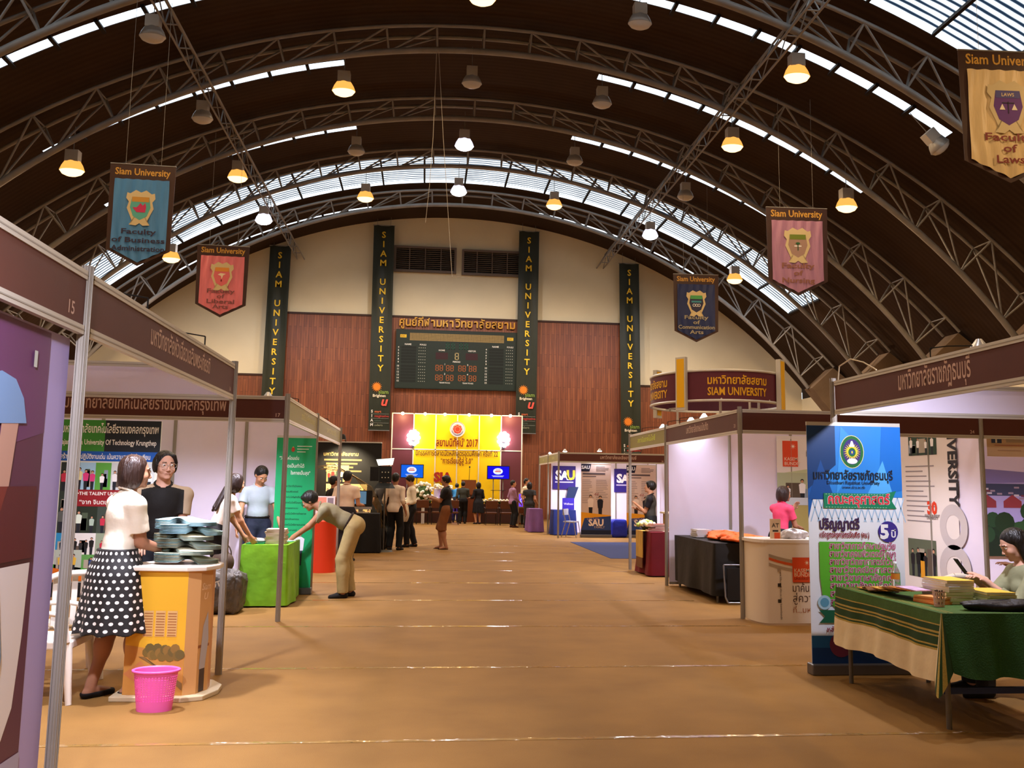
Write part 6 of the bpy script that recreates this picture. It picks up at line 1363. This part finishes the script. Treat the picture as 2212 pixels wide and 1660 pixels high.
        B.ell(hp_(0, .108, -.020 if hair != 'thin' else -.008), np.array((.066, .078, .096 if hair != 'thin' else .112))*hs, HR, .02, sub=True)
        if hair in ('short', 'messy'): B.ell(hp_(0, .05, -.075), np.array((.10, .09, .06))*hs, HR, .01, sub=True)
        B.build('hair', HM, root)
        if h < .009:
            B = SDF(.0035)
            for q in (-1, 1): B.cone(hp_(q*.017, .097, .033), hp_(q*.046, .084, .033), .0042*hs, .0032*hs, .003)
            B.build('eyebrows', HM, root)
    if eyes and h < .009:
        for q in (-1, 1):
            m = MB(); c = hp_(q*.031, .081, .009); m.ball(c, .0125*hs, M('e4d8cc', .2), 10); m.ball(c+hf*.0085*hs, .0058*hs, M('1c100c', .15), 8); m.build('eye', root)
        m = SDF(.0035); m.cone(hp_(-.019, .0935, -.0605), hp_(.019, .0935, -.0605), .0035*hs, .0035*hs, .003); m.build('lips', M('9c5448' if not male else 'a06a58', .5), root)
    if glasses:
        m = MB(); G = M('2c2420' if glasses == 'dark' else 'a8a49c', .3, .6)
        for q in (-1, 1):
            c = hp_(q*.034, .112, .006); pts = [c+hr*.027*hs*math.cos(a)+hu*.019*hs*math.sin(a) for a in [2*PI*i/14 for i in range(15)]]; m.tube(pts, .0016, G, 5); m.tube([hp_(q*.060, .108, .012), hp_(q*.078, .0, .010)], .0016, G, 5)
        m.tube([hp_(-.008, .113, .010), hp_(.008, .113, .010)], .0016, G, 5); m.build('glasses', root)
    root['_w'] = [float(v) for w_ in W for v in w_]
    return root, W, (hr, hf, hu, Hc)
def polka():
    m = bpy.data.materials.new('polka_dot'); m.use_nodes = True; nt = m.node_tree; b = nt.nodes['Principled BSDF']; tc = nt.nodes.new('ShaderNodeTexCoord'); sp = nt.nodes.new('ShaderNodeSeparateXYZ'); nt.links.new(tc.outputs['Object'], sp.inputs[0])
    def mth(op, a, b_=None):
        n = nt.nodes.new('ShaderNodeMath'); n.operation = op
        for i, v in enumerate((a, b_)):
            if v is None: continue
            if isinstance(v, (int, float)): n.inputs[i].default_value = v
            else: nt.links.new(v, n.inputs[i])
        return n.outputs[0]
    at = mth('MULTIPLY', mth('ARCTAN2', sp.outputs[1], sp.outputs[0]), 28/(2*PI)); zz = mth('MULTIPLY', sp.outputs[2], 21.0)
    row = mth('FLOOR', zz); odd = mth('MULTIPLY', mth('MODULO', row, 2.0), .5); u = mth('SUBTRACT', mth('FRACT', mth('ADD', mth('ADD', at, 100.0), odd)), .5); v = mth('SUBTRACT', mth('FRACT', zz), .5)
    r2 = mth('ADD', mth('MULTIPLY', u, u), mth('MULTIPLY', v, v)); c = mth('LESS_THAN', r2, .058)
    mx = nt.nodes.new('ShaderNodeMix'); mx.data_type = 'RGBA'; nt.links.new(c, mx.inputs[0]); mx.inputs[6].default_value = hexc('14100f'); mx.inputs[7].default_value = hexc('f0e8e0'); nt.links.new(mx.outputs[2], b.inputs['Base Color']); b.inputs['Roughness'].default_value = .75
    return m
person('woman in a white polo and black polka dot skirt leaning on the yellow counter', -2.21, 6.60, 1.76, 48, h=.006, male=False, build=1.10, lean=6, hyaw=18, top=('poly', 'f0e6d0'), sleeve=.72, bottom=('skirt', polka()), shoes='flat', hair='bob', hairc='2c1810', skin='b',
       wr=(.10, .34, 1.02), wl=(-.12, .36, 1.02), poleR=(.1, -.9, -1), poleL=(-.2, -.6, -1), ar=(.10, .10, .085), al=(-.06, -.10, .085), eyes=False)
person('man with glasses in a black and tan polo behind the counter', -2.26, 7.78, 1.83, 163, h=.006, male=True, build=1.0, hyaw=-14, top=('poly', ('14110f', 'b39c80'), '14110f'), sleeve=.6, bottom=('pants', '181a22'), shoes='5c6468', hair='thin', hairc='14100e', skin='c', glasses='light',
       wr=(.16, .30, 1.03), wl=(-.10, .30, 1.02), poleR=(.1, -.8, -1), poleL=(-.1, -.8, -1), lean=5)
person('woman with long hair in a white shirt and black trousers bending over the green table', -2.55, 11.05, 1.70, 62, h=.008, male=False, lean=20, hyaw=-10, top=('tee', 'ecdccc'), sleeve=.55, bottom=('pants', '0e0c0e'), hair='long', hairc='24140f', skin='a', wr=(.16, .40, .84), wl=(-.14, .40, .84), poleR=(.6, -.6, -.5), eyes=False)
person('man in a light blue polo standing behind the green table', -2.30, 12.38, 1.80, 160, h=.008, male=True, hpitch=34, top=('poly', 'a8b4bc'), sleeve=.6, bottom=('pants', '22283c'), hair='short', skin='a', wr=(.30, .26, .90), wl=(-.30, .24, .88), hyaw=-14, lean=4, belt='181412')
person('bending man in an olive polo and khaki trousers writing on the green table', -1.02, 12.0, 1.80, -92, h=.0075, male=True, build=1.08, lean=63, hpitch=0, top=('poly', '8c8468'), sleeve=.62, bottom=('pants', 'b09a68'), hair='messy', skin='b', glasses='dark', belt='2c1c14', wr=(.10, .72, .80), wl=(-.14, .70, .80), poleR=(.3, -.3, -1), poleL=(-.3, -.3, -1), al=(-.10, .02, .085), ar=(.10, -.07, .085), shoes='1c1816')
person('man in a black shirt with short hair at the photo display, mostly hidden', -1.86, 18.2, 1.70, 60, h=.011, top=('tee', '201c1c'), bottom=('pants', '14141a'), skin='b')
person('man in a white polo seen from behind at the photo display', -1.50, 17.3, 1.80, 15, h=.011, build=1.05, top=('poly', 'f0dcc8'), sleeve=.6, bottom=('pants', '201c20'), wr=(.22, .28, 1.10), wl=(-.26, .1, .95))
person('person in a dark shirt standing between the studio light and the white shirts', -.91, 20.62, 1.74, 30, h=.012, top=('tee', '201818'), bottom=('pants', '101014'), skin='b', wl=(-.28, .1, .95))
person('man in a loose untucked white shirt and black jeans seen from behind', -.64, 20.15, 1.80, 22, h=.011, top=('tee', 'ecd8c4'), untuck=True, sleeve=1.25, bottom=('pants', '101014'), shoes='14100e', skin='b', al=(-.11, 0, .085), ar=(.10, .06, .085))
person('young man in a white shirt holding a plastic bag, facing left', -.27, 21.2, 1.77, -100, h=.011, top=('shirt', 'ece0cc'), sleeve=1.5, bottom=('pants', '141318'), hpitch=28, shoes='1c1410', skin='a', wr=(.10, .26, 1.10), wl=(-.18, .20, 1.0), al=(-.09, .10, .085), ar=(.09, -.12, .085), hair='messy')
bumpy('plastic_bag', (-.42, 20.85, .62), (.11, .07, .20), M('d8c8b0', .3, bump=.8, bscale=10), 'white plastic bag hanging from the hand of the young man', 'bag', seed=8, amp=.10, flat=0)
person('man in a black polo, brown shorts and sandals looking at his phone', .56, 20.6, 1.76, -86, h=.009, build=1.22, top=('poly', '141418'), untuck=True, sleeve=.68, bottom=('shorts', '7a4a28'), shoes='sandal', hpitch=6, skin='b', wr=(.06, .34, 1.22), wl=(-.06, .36, 1.20), poleR=(.3, -.6, -1), poleL=(-.3, -.6, -1), al=(-.10, -.02, .085), ar=(.09, .10, .085), hair='messy')
m = MB(); m.box(-.005, .17-.165+.005, -.075, .075, -.004, .004, BLACK); o = m.build('mobile_phone', loc=(.10, 20.62, 1.24)); tag(o, 'dark mobile phone in the hands of the man in brown shorts', 'phone')
person('person in a bright blue shirt bending at the stage table', 1.32, 34.5, 1.66, 10, h=.013, lean=30, top=('tee', '3c8cc8'), bottom=('pants', '181820'), wr=(.15, .4, .85), wl=(-.15, .4, .85))
person('person in a dark grey suit with back to the camera by the stage table', 1.56, 33.6, 1.66, 5, h=.013, top=('shirt', '3a3c34'), sleeve=1.6, bottom=('pants', '100e10'), wr=(.2, .3, 1.0), build=1.08)
person('woman in a black skirt suit standing behind the stage chairs', 2.15, 33.35, 1.64, -25, h=.013, male=False, top=('shirt', '151317'), sleeve=1.6, bottom=('skirt', '121014'), extra='slim', hair='bob', wl=(-.25, .25, 1.0), wr=(.2, .2, 1.0), build=1.1)
person('man in a mauve shirt and black trousers near the aisle end', 3.24, 31.0, 1.72, 75, h=.012, top=('shirt', '9c7490'), sleeve=1.6, untuck=True, bottom=('pants', '101014'), shoes='3c1c14', hyaw=20, skin='a', wr=(.12, .24, .9))
person('person in a cream shirt with a dark tie behind the woman in black', 3.72, 30.9, 1.80, 120, h=.012, top=('shirt', 'e8d8b8'), sleeve=.7, bottom=('pants', '121216'), shoes='1c1410')
person('woman in a black knee length dress walking away by the far booth', 3.70, 29.75, 1.66, 20, h=.011, male=False, build=1.12, top=('tee', '2a2824'), sleeve=.5, dress=True, bottom=('none', ''), hair='bob', hairc='0e0c0c', shoes='141012', skin='b', al=(-.09, .12, .085), ar=(.10, -.16, .10), wr=(.26, .1, .9))
person('young man in a vest and black trousers standing in the booth behind the red table', 4.42, 16.4, 1.68, -70, h=.009, top=('shirt', ('3c3830', '181418')), sleeve=.62, bottom=('pants', '100e10'), wl=(-.02, .27, 1.20), wr=(.04, .28, 1.12), poleR=(.4, -.6, -1), poleL=(-.4, -.6, -1), hpitch=-6, hair='messy', skin='a')
person('woman in a bright pink polo leaning by the poster wall', 5.22, 12.2, 1.62, 62, h=.008, male=False, lean=8, hyaw=25, top=('poly', 'e0486c'), sleeve=.62, bottom=('pants', '16141a'), hair='bob', hairc='2c1a14', skin='b', wr=(.08, .36, .98), wl=(-.02, .34, 1.25), poleR=(.5, -.8, -.6), eyes=False)
# seated woman at the right edge
person('seated woman in an olive grey blouse looking at her phone at the right edge', 4.74, 6.34, 1.74, -80, h=.0065, male=False, sit=True, hpitch=22, top=('tee', '8c8c6c'), sleeve=1.6, bottom=('pants', '22201c'), hair='shoulder', hairc='100c0c', skin='c',
       wr=(-.06, .42, .86), wl=(-.12, .38, .86), poleR=(.5, -.3, -1), poleL=(-.5, -.3, -1), al=(-.10, .42, .085), ar=(.10, .44, .085), lean=6)
m = MB(); m.box(-.035, .035, -.004, .004, -.07, .07, BLACK); o = m.build('mobile_phone', loc=(4.22, 6.42, .97)); o.rotation_euler = (R(-35), 0, R(80)); tag(o, 'black mobile phone held by the seated woman at the right edge', 'phone')
person('person in dark clothes sitting farther back at the right edge', 7.1, 9.2, 1.66, -70, h=.011, sit=True, top=('tee', '2a2824'), sleeve=.6, bottom=('pants', '10141c'), skin='d', wr=(.1, .38, .72), wl=(-.1, .38, .72), al=(-.1, .42, .085), ar=(.1, .42, .085))
garden_chair(7.16, 9.18, R(-70+180), 'beige plastic chair under the person sitting farther back at right', 'b8a890')
for o in list(bpy.data.objects):
    if '_w' in o: del o['_w']
